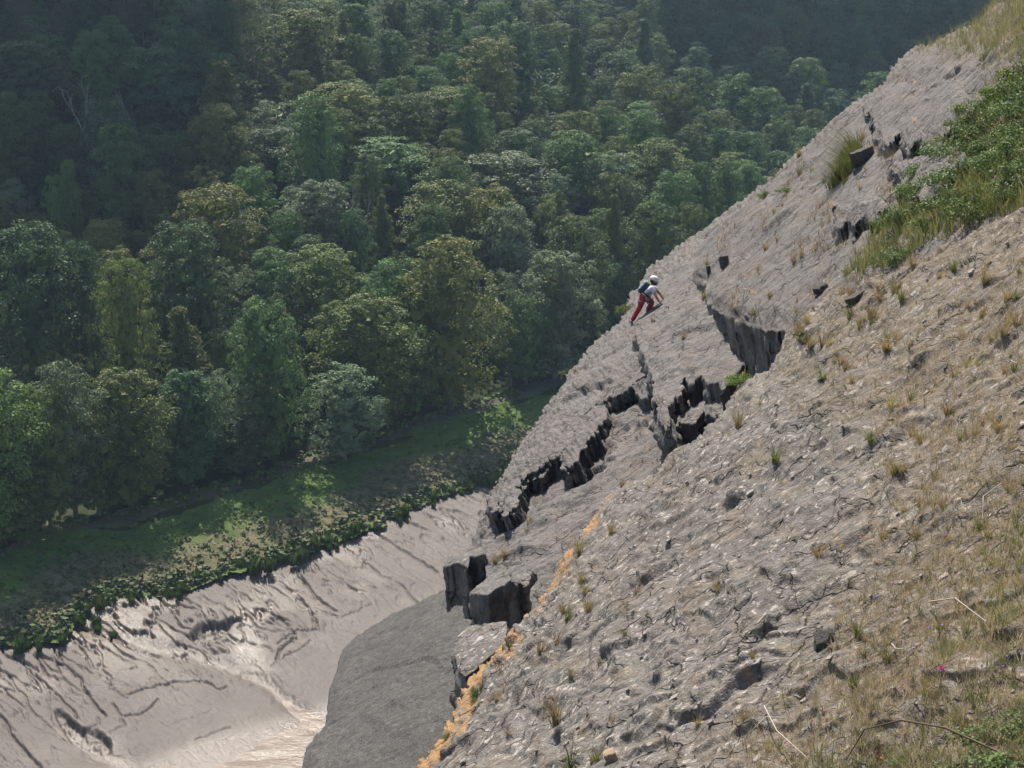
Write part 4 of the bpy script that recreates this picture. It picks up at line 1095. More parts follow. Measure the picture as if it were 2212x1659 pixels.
def blades(seed, n, L, w, spread=0.5, lean=(0, 0), seg=3):
    """a tuft of bent grass blades"""
    r = np.random.default_rng(seed); V = []; Q = []
    for k in range(n):
        a = r.random() * 6.283; o = np.array([math.cos(a), math.sin(a), 0]); q = o * L * 0.16 * r.random()
        l = L * (0.45 + 0.65 * r.random()); out = spread * (0.25 + r.random()); bend = 0.5 + 0.8 * r.random()
        sd = np.array([-math.sin(a + r.normal() * 0.6), math.cos(a + r.normal() * 0.6), 0]) * w / 2
        b = len(V)
        for s in range(seg + 1):
            t = s / seg
            c = q + o * l * out * t ** (1 + bend) + np.array([lean[0], lean[1], 0]) * l * t * t + np.array([0, 0, 1]) * l * (t - 0.28 * out * t * t)
            ww = sd * (1 - 0.8 * t)
            V += [c - ww, c + ww]
        for s in range(seg): Q.append((b + 2 * s, b + 2 * s + 1, b + 2 * s + 3, b + 2 * s + 2))
    return np.array(V), np.array(Q)
TUFT = []
for s in range(8):
    me = mesh_np('grass_blades', *blades(s, 60, 1.0, 0.035, 0.55 + 0.08 * (s % 4)), smooth=False); me.materials.append(M_STRAW); TUFT.append(me)
def place(me, name, P, size, mat=None, lean=None, sz=1.0):
    o = obj(name, me, None)
    o.location = P; o.rotation_euler = (rg.normal() * 0.12, rg.normal() * 0.12 - 0.15, rg.random() * 6.28); o.scale = (size, size, size * sz)
    if mat: o.material_slots[0].link = 'OBJECT'; o.material_slots[0].material = mat
    return o
def pt(I, x, y):
    p, d = on(I, x, y); return p - np.array(I['n']) * 0.02, d
TL = {id(M_STRAW): ('straw-coloured', 'straw tufts'), id(M_RUST): ('rusty brown', 'rusty tufts'), id(M_GREEN): ('greenish', 'greenish tufts')}
def tuft(I, x, y, hpx, mat, where, label=None, sz=1.0):
    p, d = pt(I, x, y)
    o = place(TUFT[rg.integers(8)], 'grass_tuft', p, hpx * d / F, mat, sz=sz)
    a, g = TL[id(mat)]
    tag(o, label or '%s dry grass tuft growing %s' % (a, where), 'grass', None if label else g + ' ' + where)
    return o
# tufts one can point to, as surveyed
for x, y, h_, mt, lab in [(1198, 1560, 78, M_STRAW, 'long greyish straw tuft above the green patch at the foot of the near slope'), (1228, 1655, 60, M_GREEN, 'green grass patch at the foot of the near slope'), (1275, 1650, 44, M_RUST, 'brown tuft beside the green patch at the foot of the near slope'),
        (1228, 1462, 34, M_STRAW, 'round pale tuft alone on bare rock below the near slope\'s middle'), (1352, 878, 46, M_RUST, 'rusty tuft growing from the shaded ledge below the climber'), (1475, 730, 24, M_STRAW, 'olive tuft growing on the step between the climber and the overhang'),
        (1498, 648, 30, M_STRAW, 'tuft growing at the upper end of the overhang'), (1070, 1215, 34, M_STRAW, 'dry tuft in the hollow above the squared block'), (1090, 1200, 30, M_RUST, 'rusty tuft in the hollow above the squared block'), (1330, 1040, 26, M_RUST, 'rusty tuft on the orange lichen at the upper end of the edge')]:
    tuft(IA if y > 1000 and x > 1100 or x < 1240 and y > 1400 else (IM if (x, y) in ((1475, 730),) else IB0 if y > 800 else IU), x, y, h_, mt, '', lab)
def scatter(I, n, dens, hr, mats, where, box):
    ok_ = np.flatnonzero((I['sx'] > box[0]) & (I['sx'] < box[2]) & (I['sy'] > box[1]) & (I['sy'] < box[3]) & (I['em'] > 0.1))
    w = np.clip(dens(I['sx'][ok_], I['sy'][ok_]), 0, None) ; w = w / w.sum()
    for j in rg.choice(ok_, n, p=w, replace=False):
        mt = mats[rg.integers(len(mats))]
        tuft(I, I['sx'][j], I['sy'][j], hr[0] + (hr[1] - hr[0]) * rg.random() ** 1.3, mt, where)
def vegmask(x, y):
    line = np.interp(y, [600, 800, 1000, 1250, 1450, 1659], [1740, 1680, 1900, 1880, 1740, 1540])
    m1 = sstep(-120, 160, x - line + 170 * fbm2(x / 120, y / 120, 3, 33))
    band = sstep(0.02, 0.3, fbm2(x / 110, y / 70, 3, 37)) * sstep(1100, 1400, y * 0 + x) * sstep(1050, 800, y - 0.15 * (x - 1400))
    return m1, band
def dA(x, y):
    m1, b = vegmask(x, y); return (0.15 + 0.8 * b + 0.6 * m1) * (0.12 + 2.2 * sstep(0.0, 0.3, fbm2(x / 85, y / 60, 2, 47)))
scatter(IA, 215, dA, (16, 52), (M_STRAW, M_RUST, M_STRAW, M_GREEN), 'on the near rock slope', (920, 430, 2240, 1660))
scatter(IU, 34, lambda x, y: 0.3 + sstep(0.0, 0.3, fbm2(x / 60, y / 60, 2, 57)), (10, 30), (M_STRAW, M_RUST), 'on the upper slab', (1480, 180, 1880, 690))
scatter(IB, 12, lambda x, y: 0.1 + sstep(0.1, 0.3, fbm2(x / 60, y / 60, 2, 58)), (8, 16), (M_RUST,), 'on the climbing slab', (1150, 520, 1500, 900))
scatter(IB0, 14, lambda x, y: 0.1 + sstep(0.0, 0.3, fbm2(x / 60, y / 60, 2, 59)), (8, 20), (M_RUST, M_STRAW), 'on the lower slab', (1060, 860, 1330, 1180))
# ground cover nobody could count
def cover(name, label, I, n, dens, Lr, w, mat_cols, box, nb=7, spread=0.7):
    var = [blades(200 + s, nb, 1.0, w, spread, seg=2) for s in range(6)]
    ok_ = np.flatnonzero((I['sx'] > box[0]) & (I['sx'] < box[2]) & (I['sy'] > box[1]) & (I['sy'] < box[3]))
    pw = np.clip(dens(I['sx'][ok_], I['sy'][ok_]), 0, None) * (I['sd'][ok_] ** 0); pw = pw / pw.sum()
    parts = []; tin = []
    for j in rg.choice(ok_, n, p=pw):
        V, Q = var[rg.integers(6)]; a = rg.random() * 6.28; L = Lr[0] + (Lr[1] - Lr[0]) * rg.random() ** 1.6
        R_ = np.array([[math.cos(a), -math.sin(a), 0], [math.sin(a), math.cos(a), 0], [0, 0, 1]])
        parts.append((V @ R_.T * L + I['V'][j] - I['n'] * 0.01 + np.array([rg.normal(), rg.normal(), 0]) * 0.01, Q)); tin.append(np.full(len(V), rg.random()))
    V, Q = merge(parts)
    m = NT(name + '_blades'); tn = m.attr('tint')
    c = m.mix(m.ramp(tn, 0, 0.55), mat_cols[0], mat_cols[1]); c = m.mix(m.ramp(tn, 0.6, 0.95), c, mat_cols[2])
    m.base(c); m.rough(0.7); m.spec(0.15)
    tr = m.n('ShaderNodeBsdfTranslucent'); m.l(c, tr.inputs['Color']); mx = m.n('ShaderNodeMixShader'); mx.inputs[0].default_value = 0.25
    m.l(m.bsdf.outputs[0], mx.inputs[1]); m.l(tr.outputs[0], mx.inputs[2]); m.l(mx.outputs[0], m.out.inputs[0])
    o = obj(name, mesh_np(name, V, Q, smooth=False, attrs={'tint': np.concatenate(tin)}), m.m)
    tag(o, label, 'grass', kind='stuff'); return o
cover('dry_grass', 'sparse dry straw grass spread over the near rock slope', IA, 12500, lambda x, y: 0.015 + 0.35 * vegmask(x, y)[1] + 1.0 * vegmask(x, y)[0], (0.04, 0.16), 0.04, ((0.30, 0.22, 0.125), (0.52, 0.42, 0.27), (0.17, 0.17, 0.07)), (900, 420, 2300, 1720), 6)
cover('meadow_grass', 'long yellow-green grass on the crest above the upper slab', IU, 3000, lambda x, y: sstep(175, 70, y + 0.22 * (2150 - x)) , (0.15, 0.42), 0.035, ((0.20, 0.21, 0.07), (0.40, 0.34, 0.18), (0.16, 0.20, 0.06)), (1880, -120, 2400, 240), 8)
cover('slab_grass', 'thin dry grass in the cracks of the upper slab', IU, 900, lambda x, y: sstep(0.0, 0.35, fbm2(x / 70, y / 50, 3, 53)), (0.08, 0.28), 0.045, ((0.22, 0.15, 0.07), (0.34, 0.25, 0.13), (0.15, 0.15, 0.05)), (1480, 130, 2050, 700))
STRIP = [(1820, 600), (1900, 500), (1960, 430), (2050, 300), (2150, 190), (2330, 120), (2330, 430), (2120, 480), (2000, 520), (1900, 580)]
cover('strip_grass', 'fresh green grass among the brambles along the top of the near slope', IU, 2000, lambda x, y: sstep(-15, 15, poly_sd(x, y, STRIP)), (0.14, 0.5), 0.045, ((0.12, 0.16, 0.045), (0.24, 0.24, 0.08), (0.34, 0.30, 0.13)), (1780, 100, 2330, 620), 8)
GREENB = [(2200, 1060), (2330, 1060), (2330, 1700), (1700, 1700), (1850, 1600), (1990, 1560), (2080, 1430), (2150, 1280)]
cover('green_herbs', 'fresh green grass and herbs at the bramble-side edge of the near slope', IA, 620, lambda x, y: sstep(-60, 60, poly_sd(x, y, GREENB) + 90 * fbm2(x / 90, y / 90, 2, 35)) + 0.03, (0.07, 0.19), 0.05, ((0.13, 0.17, 0.05), (0.24, 0.25, 0.09), (0.36, 0.32, 0.15)), (1650, 1000, 2300, 1700), 8)

# ---- brambles and leafy plants
def leafy(seed, n, R, Hh, leaf):
    r = np.random.default_rng(seed)
    P = []; N = []
    nl = 22
    for i in range(nl):
        a = r.random() * 6.28; q = r.random() ** 0.5; c = np.array([math.cos(a) * q * R, math.sin(a) * q * R, Hh * (0.25 + 0.6 * r.random()) * (1 - 0.5 * q)])
        d = r.normal(size=(n // nl, 3)); d[:, 2] = np.abs(d[:, 2]) - 0.3; d /= np.linalg.norm(d, axis=1)[:, None]
        P.append(c + d * R * 0.33 * (0.6 + 0.5 * r.random((len(d), 1))) * np.array([1, 1, 0.8])); N.append(d)
    P = np.concatenate(P); N = np.concatenate(N); P[:, 2] = np.maximum(P[:, 2], 0.02)
    return cards(P, N, leaf, r, 0.35, 0.7)
def stems(seed, n, R, Hh):
    r = np.random.default_rng(seed); parts = []
    for i in range(n):
        a = r.random() * 6.28; l = R * (0.7 + 0.6 * r.random())
        pts = [np.array([math.cos(a) * l * t, math.sin(a) * l * t, Hh * (1.15 * math.sin(min(t * 2.2, 2.9))) - 0.05]) for t in np.linspace(0, 1, 6)]
        parts.append(tube(pts, np.linspace(0.008, 0.003, 6), 4))
    return merge(parts)
BUSH = []
for s in range(5):
    a = mesh_np('bramble_leaves', *leafy(300 + s, 2100, 0.75, 0.75, 0.032), smooth=False); a.materials.append(M_BRAM)
    b = mesh_np('bramble_stems', *stems(320 + s, 9, 0.75, 0.7)); b.materials.append(M_STEM); BUSH.append((a, b))
def bush(I, x, y, wpx, label, group=None, mat=None, name='bramble_bush', sz=1.0, cat='bush'):
    p, d = pt(I, x, y)
    s = wpx * d / F / 1.5
    root = empty(name, p - np.array([0, 0, 0.05]), rg.random() * 6.28, s); root.scale = (s, s, s * sz)
    tag(root, label, cat, group)
    a, b = BUSH[rg.integers(5)]
    l = obj('leaves', a, None, root)
    if mat: l.material_slots[0].link = 'OBJECT'; l.material_slots[0].material = mat
    obj('stem', b, None, root)
for x, y, w in [(2215, 160, 120), (2170, 200, 110), (2110, 235, 100), (2040, 300, 90), (1990, 390, 80), (1920, 470, 80), (2120, 405, 90), (2200, 370, 90)]:
    bush(IU, x, y + 14, w, 'bright yellow-green leafy shrub growing through the bramble strip', 'bright shrubs in the bramble strip', M_LUSH, 'leafy_shrub', 0.9, 'shrub')
G1 = 'brambles along the top of the near slope'; L1 = 'dark leafy bramble bush in the strip along the top of the near slope'
for x, y, w in [(2200, 245, 150), (2130, 290, 140), (2060, 330, 130), (2205, 330, 150), (2140, 365, 140), (2070, 395, 140), (2000, 420, 120), (2190, 410, 130), (2110, 450, 130), (2020, 480, 130), (1950, 465, 100), (1965, 520, 110), (1905, 520, 90),
                (2230, 190, 130), (2090, 270, 100), (2150, 230, 120), (2205, 290, 130), (2010, 370, 100), (2100, 330, 120), (2050, 440, 120), (2160, 320, 120), (1985, 455, 100), (1930, 495, 90), (2230, 370, 130)]:
    bush(IU if y < 470 else IA, x, y + 14, w, L1, G1, mat=None)
for x, y, w in [(1855, 560, 80), (1900, 555, 80), (1945, 545, 70), (1815, 575, 60), (2000, 505, 60)]:
    bush(IA, x, y + 22, w, 'low yellow-green leafy plant along the lower side of the bramble strip', 'yellow-green plants below the brambles', M_LUSH, 'leafy_plant', 0.6, 'plant')
for x, y, w in [(2150, 1600, 190), (2215, 1560, 170), (2090, 1650, 150), (2225, 1650, 200), (1960, 1625, 100)]:
    bush(IA, x, y + 20, w, 'bramble bush with rounded leaves at the foot of the near slope', 'brambles at the foot of the near slope', name='bramble_bush', sz=0.7)
bush(IA, 1600, 822, 70, 'bright yellow-green plant below the overhang', None, M_LUSH, 'leafy_plant', 0.8, 'plant')
bush(IU, 1480, 600, 50, 'low grey-green plant on bare slab just up from the climber', None, M_GREEN, 'leafy_plant', 0.35, 'plant')
bush(IU, 1700, 415, 46, 'small bright green plant on the upper slab', None, M_LUSH, 'leafy_plant', 0.7, 'plant')
bush(IU, 1650, 425, 34, 'small pale green plant at the end of the upper slab ledge', None, M_LUSH, 'leafy_plant', 1.2, 'plant')
bush(IA, 1745, 730, 90, 'dull green low shrub in the hollow beside the overhang', None, M_GREEN, 'leafy_plant', 0.55, 'plant')
bush(IA, 1030, 1500, 56, 'small dark leafy plant on the orange-lichened edge', None, M_BRAM, 'leafy_plant', 1.1, 'plant')
bush(IA, 968, 1588, 34, 'small dark plant on the orange edge below the leafy one', None, M_GREEN, 'leafy_plant', 1.0, 'plant')
bush(IB, 1340, 672, 40, 'brownish shrub at the rim of the climbing slab behind the climber', None, M_GREEN, 'leafy_plant', 1.3, 'plant')
# a hanging tussock on its block
hp = []
for k in range(36):
    t = k / 35.0; x = 1846 - 40 * t + rg.normal() * 6; y = 318 + 88 * t
    p, d = on(IU, x, y)
    V, Q = blades(700 + k, 26, 0.75, 0.014, 0.55, (-0.35, -0.3)); V = V.copy(); V[:, 2] *= 0.6
    hp.append((V * (1.1 + 0.5 * rg.random()) + p - IU['n'] * 0.03, Q))
o = obj('hanging_tussock', mesh_np('hanging_tussock', *merge(hp), smooth=False), M_GREEN)
tag(o, 'long grass tussock hanging in a thick beard over a rock step on the upper slab', 'grass')
stone('rock_block', 'square-edged block behind the hanging grass tussock', IU, 1862, 350, 50, 40, 5, lean=0.6, mat=M_ROCK_FAR)

# ---- flowers, stalks, arching bramble stem
def ZF(x, y): return 1401.5 + x * 0.3663, 1083 + y * 0.3663
M_FST = simple_mat('flower_stalk', (0.16, 0.16, 0.07), 0.7, 0.2)
def fmat(n, c): return simple_mat(n, c, 0.6, 0.2, tuple(v * 0.75 for v in c), 40)
FM = {'lilac': fmat('lilac_petals', (0.42, 0.32, 0.62)), 'pink': fmat('pink_petals', (0.62, 0.26, 0.27)), 'magenta': fmat('magenta_petals', (0.62, 0.07, 0.30)), 'yellow': fmat('yellow_petals', (0.75, 0.42, 0.04)), 'white': fmat('white_petals', (0.75, 0.73, 0.72))}
r_ = np.random.default_rng(5)
dd_ = r_.normal(size=(26, 3)); dd_[:, 2] = np.abs(dd_[:, 2]); dd_ /= np.linalg.norm(dd_, axis=1)[:, None]
HEAD = mesh_np('petals', *cards(dd_ * np.array([1, 1, 0.6]) * 0.7 + np.array([0, 0, 5.0]), dd_, 0.42, r_, 0.2, 0.6), smooth=False); HEAD.materials.append(FM['lilac'])
STALK = mesh_np('stalk', *tube([(0, 0, -0.3), (0.15, 0, 2.5), (0, 0, 5.0)], 0.11, 4)); STALK.materials.append(M_FST)
def flower(I, x, y, wpx, colr, label, group=None):
    p, d = on(I, x, y + 4 * wpx); s = wpx * d / F / 2
    root = empty('wild_flower', p, rg.random() * 6.28, s); root.rotation_euler = (rg.normal() * 0.15, rg.normal() * 0.15, rg.random() * 6)
    tag(root, label, 'flower', group)
    h_ = obj('flower_head', HEAD, None, root); h_.material_slots[0].link = 'OBJECT'; h_.material_slots[0].material = FM[colr]
    obj('stalk', STALK, None, root)
for q in [(620, 830), (355, 910), (295, 1055), (205, 1278), (165, 1300), (1345, 512), (1745, 135), (1660, 697), (1733, 690), (1665, 775), (1555, 820), (1480, 775), (1610, 945), (2035, 930), (1245, 1088), (1555, 1130), (1597, 1210), (930, 1430), (2085, 925)]:
    flower(IA, *ZF(*q), 9, 'lilac', 'small lilac flower on a thin stalk on the near slope', 'lilac flowers on the near slope')
for q in [(1435, 440), (805, 1395), (1090, 880), (1180, 900), (1500, 1320), (820, 1195), (1030, 1190), (1490, 1015), (1230, 160)]:
    flower(IA, *ZF(*q), 8, 'pink', 'tiny pink flower among dry grass on the near slope', 'pink flowers on the near slope')
flower(IA, 2028, 1409, 18, 'magenta', 'single large magenta flower on the near slope')
for x, y in [(2148, 357), (2136, 383)]: flower(IU, x, y, 16, 'magenta', 'magenta flower standing above the bramble strip', 'magenta flowers above the brambles')
for q in [(1133, 215), (1875, 1230), (1370, 1460)]: flower(IA, *ZF(*q), 8, 'yellow', 'small orange-yellow flower on the near slope', 'yellow flowers on the near slope')
flower(IA, 1608, 790, 9, 'yellow', 'yellow flower beside the rock wall of the overhang')
flower(IU, 1603, 607, 12, 'white', 'white flower on the slab above the overhang')
for i, (a, b) in enumerate([((1395, 1380), (1440, 1340)), ((1660, 1535), (1760, 1659)), ((2015, 1310), (2150, 1370)), ((1880, 750), (1955, 748)), ((2180, 790), (2212, 800)), ((1545, 1345), (1590, 1310)), ((1935, 1400), (1975, 1425)), ((2130, 1130), (2180, 1060)), ((1700, 1560), (1640, 1600))]):
    p, d = on(IA, *a); q, e = on(IA, *b); p = p + IA['n'] * 0.05; q = q + IA['n'] * 0.10; mid = (p + q) / 2 + IA['n'] * 0.03 + rg.normal(size=3) * 0.03
    o = obj('dry_stalk', mesh_np('dry_stalk', *tube([p, mid, q], np.array([0.006, 0.005, 0.003]), 5)), M_DRYSTEM)
    tag(o, 'bleached dry plant stalk lying on the near rock slope', 'stalk', 'dry stalks on the near slope')
pp = [on(IA, x, y)[0] + IA['n'] * hh for x, y, hh in [(1830, 1645, 0.02), (1900, 1608, 0.14), (1990, 1605, 0.2), (2090, 1625, 0.2), (2200, 1650, 0.05)]]
o = obj('bramble_runner', mesh_np('bramble_runner', *tube(pp, np.array([0.004, 0.005, 0.006, 0.007, 0.007]), 6)), M_STEM)
tag(o, 'long dark arching bramble stem reaching over dry grass', 'stem')
# ================================================================ THE CLIMBER
M_SKIN = simple_mat('skin', (0.46, 0.26, 0.19), 0.55, 0.3)
M_RED = simple_mat('red_trousers', (0.30, 0.032, 0.045), 0.85, 0.1, (0.38, 0.05, 0.06), 9)
M_SHIRT = simple_mat('white_shirt', (0.66, 0.66, 0.74), 0.85, 0.1)
M_HELMET = simple_mat('white_helmet', (0.78, 0.78, 0.76), 0.35, 0.5)
M_PACK = simple_mat('dark_pack', (0.035, 0.04, 0.05), 0.7, 0.3, (0.055, 0.065, 0.075), 12)
M_TEAL = simple_mat('teal_pack_lid', (0.14, 0.22, 0.25), 0.6, 0.4)
M_BLACK = simple_mat('black_webbing', (0.02, 0.02, 0.022), 0.6, 0.3)
M_GREY = simple_mat('grey_webbing', (0.13, 0.17, 0.19), 0.7, 0.2)
M_HAIR = simple_mat('dark_hair', (0.025, 0.018, 0.015), 0.7, 0.2)
M_SHOE = simple_mat('dark_shoes', (0.03, 0.03, 0.035), 0.6, 0.3, (0.3, 0.28, 0.26), 6)
M_STEEL = simple_mat('steel_gear', (0.5, 0.5, 0.52), 0.3, 0.6, metal=1.0)
_ft, D0 = on(IB, 1361, 702)
MZ = 0.637 / 7.542
def J(zx, zy, dy=0.0):
    px = (2080 + zx / 7.542) * 0.63710; py = (900 + zy / 7.542) * 0.63710
    return at_depth(px, py, D0 + dy)
def skin(name, verts, edges, radii, mat, sub=2, root=0):
    me = bpy.data.meshes.new(name); me.from_pydata([tuple(v) for v in verts], edges, []); me.update()
    o = bpy.data.objects.new(name, me); COL.objects.link(o)
    md = o.modifiers.new('skin', 'SKIN'); md.use_smooth_shade = True
    for i, r in enumerate(radii):
        sv = me.skin_vertices[0].data[i]; sv.radius = (r, r) if np.ndim(r) == 0 else tuple(r); sv.use_root = i == root
    sb = o.modifiers.new('sub', 'SUBSURF'); sb.levels = sb.render_levels = sub
    dg = bpy.context.evaluated_depsgraph_get(); dg.update()
    out = bpy.data.meshes.new_from_object(o.evaluated_get(dg)); out.name = name
    bpy.data.objects.remove(o)
    out.materials.clear(); out.materials.append(mat)
    for p in out.polygons: p.use_smooth = True
    return out
N_, F_ = -0.0, 0.0
pel = J(765, 800, 0); chest = J(905, 610, 0); waist = J(835, 705, 0); neck = J(985, 505, 0); headb = J(1015, 450, 0)
shN = J(1000, 590, -0.19); shF = J(1040, 580, 0.19)
elN = J(1085, 790, -0.26); wrN = J(1185, 945, -0.2); elF = J(1195, 735, 0.24); wrF = J(1290, 868, 0.18)
hpN = J(735, 835, -0.10); knN = J(690, 1040, -0.12); anN = J(470, 1420, -0.1); heN = J(440, 1490, -0.1)
hpF = J(815, 840, 0.10); knF = J(1000, 935, 0.13); anF = J(860, 1165, 0.1); heF = J(800, 1205, 0.1)
verts = [pel, waist, chest, neck, headb, shN, elN, wrN, shF, elF, wrF, hpN, knN, anN, hpF, knF, anF]
edges = [(0, 1), (1, 2), (2, 3), (3, 4), (2, 5), (5, 6), (6, 7), (2, 8), (8, 9), (9, 10), (0, 11), (11, 12), (12, 13), (0, 14), (14, 15), (15, 16)]
rad = [0.125, 0.115, 0.135, 0.06, 0.06, 0.06, 0.045, 0.03, 0.06, 0.045, 0.03, 0.085, 0.06, 0.042, 0.085, 0.06, 0.042]
body_bits = []
me_b = skin('body', verts, edges, rad, M_SKIN)
def grab(me):
    V = np.array([v.co[:] for v in me.vertices]); T = []; 
    me.calc_loop_triangles()
    return V, np.array([t.vertices[:] for t in me.loop_triangles])
bits = [grab(me_b)]
def hand(w, tip, side):
    ax = tip - w; ax /= np.linalg.norm(ax); nn = IB['n'] ; sd = np.cross(ax, nn); sd /= np.linalg.norm(sd)
    vs = [w, w + ax * 0.05, w + ax * 0.085]; es = [(0, 1), (1, 2)]; rs = [0.028, (0.04, 0.022), (0.04, 0.02)]
    m0 = skin('hand', vs, es, rs, M_SKIN, 1); out = [grab(m0)]
    for k, l in enumerate((0.062, 0.075, 0.07, 0.055)):
        b = w + ax * 0.085 + sd * (k - 1.5) * 0.021
        m1 = skin('finger', [b - ax * 0.02, b + ax * l * 0.5 + nn * 0.008, b + ax * l - nn * 0.012], [(0, 1), (1, 2)], [0.0095, 0.009, 0.007], M_SKIN, 1); out.append(grab(m1))
    b = w + ax * 0.035 + sd * side * 0.03
    m1 = skin('thumb', [b, b + sd * side * 0.03 + ax * 0.02, b + sd * side * 0.04 + ax * 0.055], [(0, 1), (1, 2)], [0.012, 0.011, 0.008], M_SKIN, 1); out.append(grab(m1))
    return out
hN = on(IB, *[float(v) for v in to_px(J(1235, 1005))[:2]])[0]; hF = on(IB, *[float(v) for v in to_px(J(1325, 925))[:2]])[0]
bits += hand(wrN, J(1245, 1000, -0.2), 1) + hand(wrF, J(1335, 915, 0.18), -1)
# head: skull, jaw, nose, ears
HC = J(1045, 400, 0)
fx_ = np.array([0.93, -0.1, -0.30]); fx_ /= np.linalg.norm(fx_)          # looks up the slab and slightly down at it
uz = np.array([0.30, 0.05, 0.93]); uz -= fx_ * (uz @ fx_); uz /= np.linalg.norm(uz); sy_ = np.cross(uz, fx_)
def ball(c, r, n=14, m_=10, warp=None):
    th = np.linspace(0, 2 * math.pi, n, endpoint=False); ph = np.linspace(0.02, math.pi - 0.02, m_)
    V = np.array([[math.sin(p) * math.cos(t), math.sin(p) * math.sin(t), math.cos(p)] for p in ph for t in th])
    if warp: V = warp(V)
    V = V * np.array(r)
    T = []
    for i in range(m_ - 1):
        for s in range(n):
            a, b, c_, d = i * n + s, i * n + (s + 1) % n, (i + 1) * n + (s + 1) % n, (i + 1) * n + s
            T += [(a, d, c_), (a, c_, b)]
    return V[:, :1] * fx_ + V[:, 1:2] * sy_ + V[:, 2:] * uz + c, np.array(T)
def face(V):
    V = V.copy(); low = np.clip(-V[:, 2], 0, 1); V[:, 1] *= 1 - 0.25 * low; V[:, 0] += 0.10 * low; return V
bits.append(ball(HC, (0.098, 0.078, 0.118), 18, 14, face))
bits.append(ball(HC + fx_ * 0.103 - uz * 0.015, (0.022, 0.014, 0.024)))
for s in (-1, 1): bits.append(ball(HC + sy_ * s * 0.078 - uz * 0.01, (0.018, 0.012, 0.03)))
V, T = merge(bits)
person = obj('person', mesh_np('person', V, tris=T), M_SKIN)
tag(person, 'climber in white helmet, white T-shirt and red trousers scrambling up the bare slab', 'person')
def child(name, me, mat): return obj(name, me, mat, person)
def tmesh(name, parts): V, T = merge(parts); return mesh_np(name, V, tris=T)
for s in (-1, 1): child('eye', tmesh('eye', [ball(HC + fx_ * 0.088 + sy_ * s * 0.03 + uz * 0.01, (0.012, 0.014, 0.01))]), M_HAIR)
child('mouth', tmesh('mouth', [ball(HC + fx_ * 0.098 - uz * 0.06, (0.012, 0.028, 0.006))]), M_HAIR)
child('beard', tmesh('beard', [ball(HC - uz * 0.062 + fx_ * 0.03, (0.085, 0.076, 0.062), 14, 10)]), M_HAIR)
child('hair', tmesh('hair', [ball(HC - fx_ * 0.03 - uz * 0.01, (0.088, 0.082, 0.09))]), M_HAIR)
def dome(V):
    V = V.copy(); V[:, 2] = np.where(V[:, 2] < -0.25, -0.25 - 0.1 * (V[:, 2] + 0.25), V[:, 2]); return V
child('helmet', tmesh('helmet', [ball(HC + uz * 0.055 - fx_ * 0.022, (0.138, 0.112, 0.105), 20, 16, dome), ball(HC + uz * 0.03 + fx_ * 0.06, (0.075, 0.095, 0.02), 16, 8)]), M_HELMET)
strap = tube([HC + sy_ * -0.085 + uz * 0.03, HC + sy_ * -0.083 - uz * 0.06, HC + fx_ * 0.05 - uz * 0.118], 0.007, 5)
child('chin_strap', mesh_np('chin_strap', *strap), M_BLACK)
# clothes follow the body
def mid(a, b, t): return a + (b - a) * t
child('trousers', skin('trousers', [mid(pel, waist, 0.45), pel, hpN, knN, mid(knN, anN, 0.5), anN, hpF, knF, mid(knF, anF, 0.6), anF], [(0, 1), (1, 2), (2, 3), (3, 4), (4, 5), (1, 6), (6, 7), (7, 8), (8, 9)],
      [0.135, 0.145, 0.108, 0.088, 0.08, 0.072, 0.108, 0.09, 0.08, 0.078], M_RED, 2, 1), M_RED)
child('shirt', skin('shirt', [mid(waist, pel, 0.55), waist, chest, mid(chest, neck, 0.7), shN, mid(shN, elN, 0.62), shF, mid(shF, elF, 0.55)], [(0, 1), (1, 2), (2, 3), (2, 4), (4, 5), (2, 6), (6, 7)],
      [0.142, 0.134, 0.156, 0.075, 0.088, 0.07, 0.088, 0.07], M_SHIRT, 2, 1), M_SHIRT)
for h0, an, toe in ((heN, anN, J(500, 1530, -0.1)), (heF, anF, J(885, 1240, 0.1))):
    sh = child('shoe', skin('shoe', [mid(an, h0, -0.15), h0, mid(h0, toe, 0.5), toe], [(0, 1), (1, 2), (2, 3)], [0.05, 0.056, (0.052, 0.045), (0.046, 0.035)], M_SHOE, 2, 1), M_SHOE)
# harness
def ring(c, axis, r, w=0.022, n=18):
    axis = axis / np.linalg.norm(axis); a = np.cross(axis, [0.2, 0.9, 0.1]); a /= np.linalg.norm(a); b = np.cross(axis, a)
    pts = [c + r * (math.cos(t) * a + math.sin(t) * b) for t in np.linspace(0, 2 * math.pi, n)]
    return tube(pts, w, 6)
hz = child('harness', mesh_np('harness', *ring(mid(pel, waist, 0.62), waist - pel, 0.150, 0.024)), M_BLACK)
for a, b in ((hpN, knN), (hpF, knF)): obj('leg_loop', mesh_np('leg_loop', *ring(mid(a, b, 0.5), b - a, 0.104, 0.02)), M_GREY, hz)
for k, (zx, zy) in enumerate([(850, 860), (872, 880), (895, 860), (835, 835)]):
    c = J(zx, zy, -0.17)
    obj('carabiner', mesh_np('carabiner', *ring(c, np.array([0.3, 1, 0.2 * k]), 0.035, 0.007, 12)), M_STEEL, hz)
    obj('sling', mesh_np('sling', *tube([c + np.array([0, 0, 0.03]), c + np.array([0.01, 0, 0.13])], 0.009, 5)), M_BLACK, hz)
child('waist_strap', mesh_np('waist_strap', *tube([J(800, 712, -0.14), J(880, 722, -0.165), J(985, 690, -0.15)], 0.011, 5)), M_BLACK)
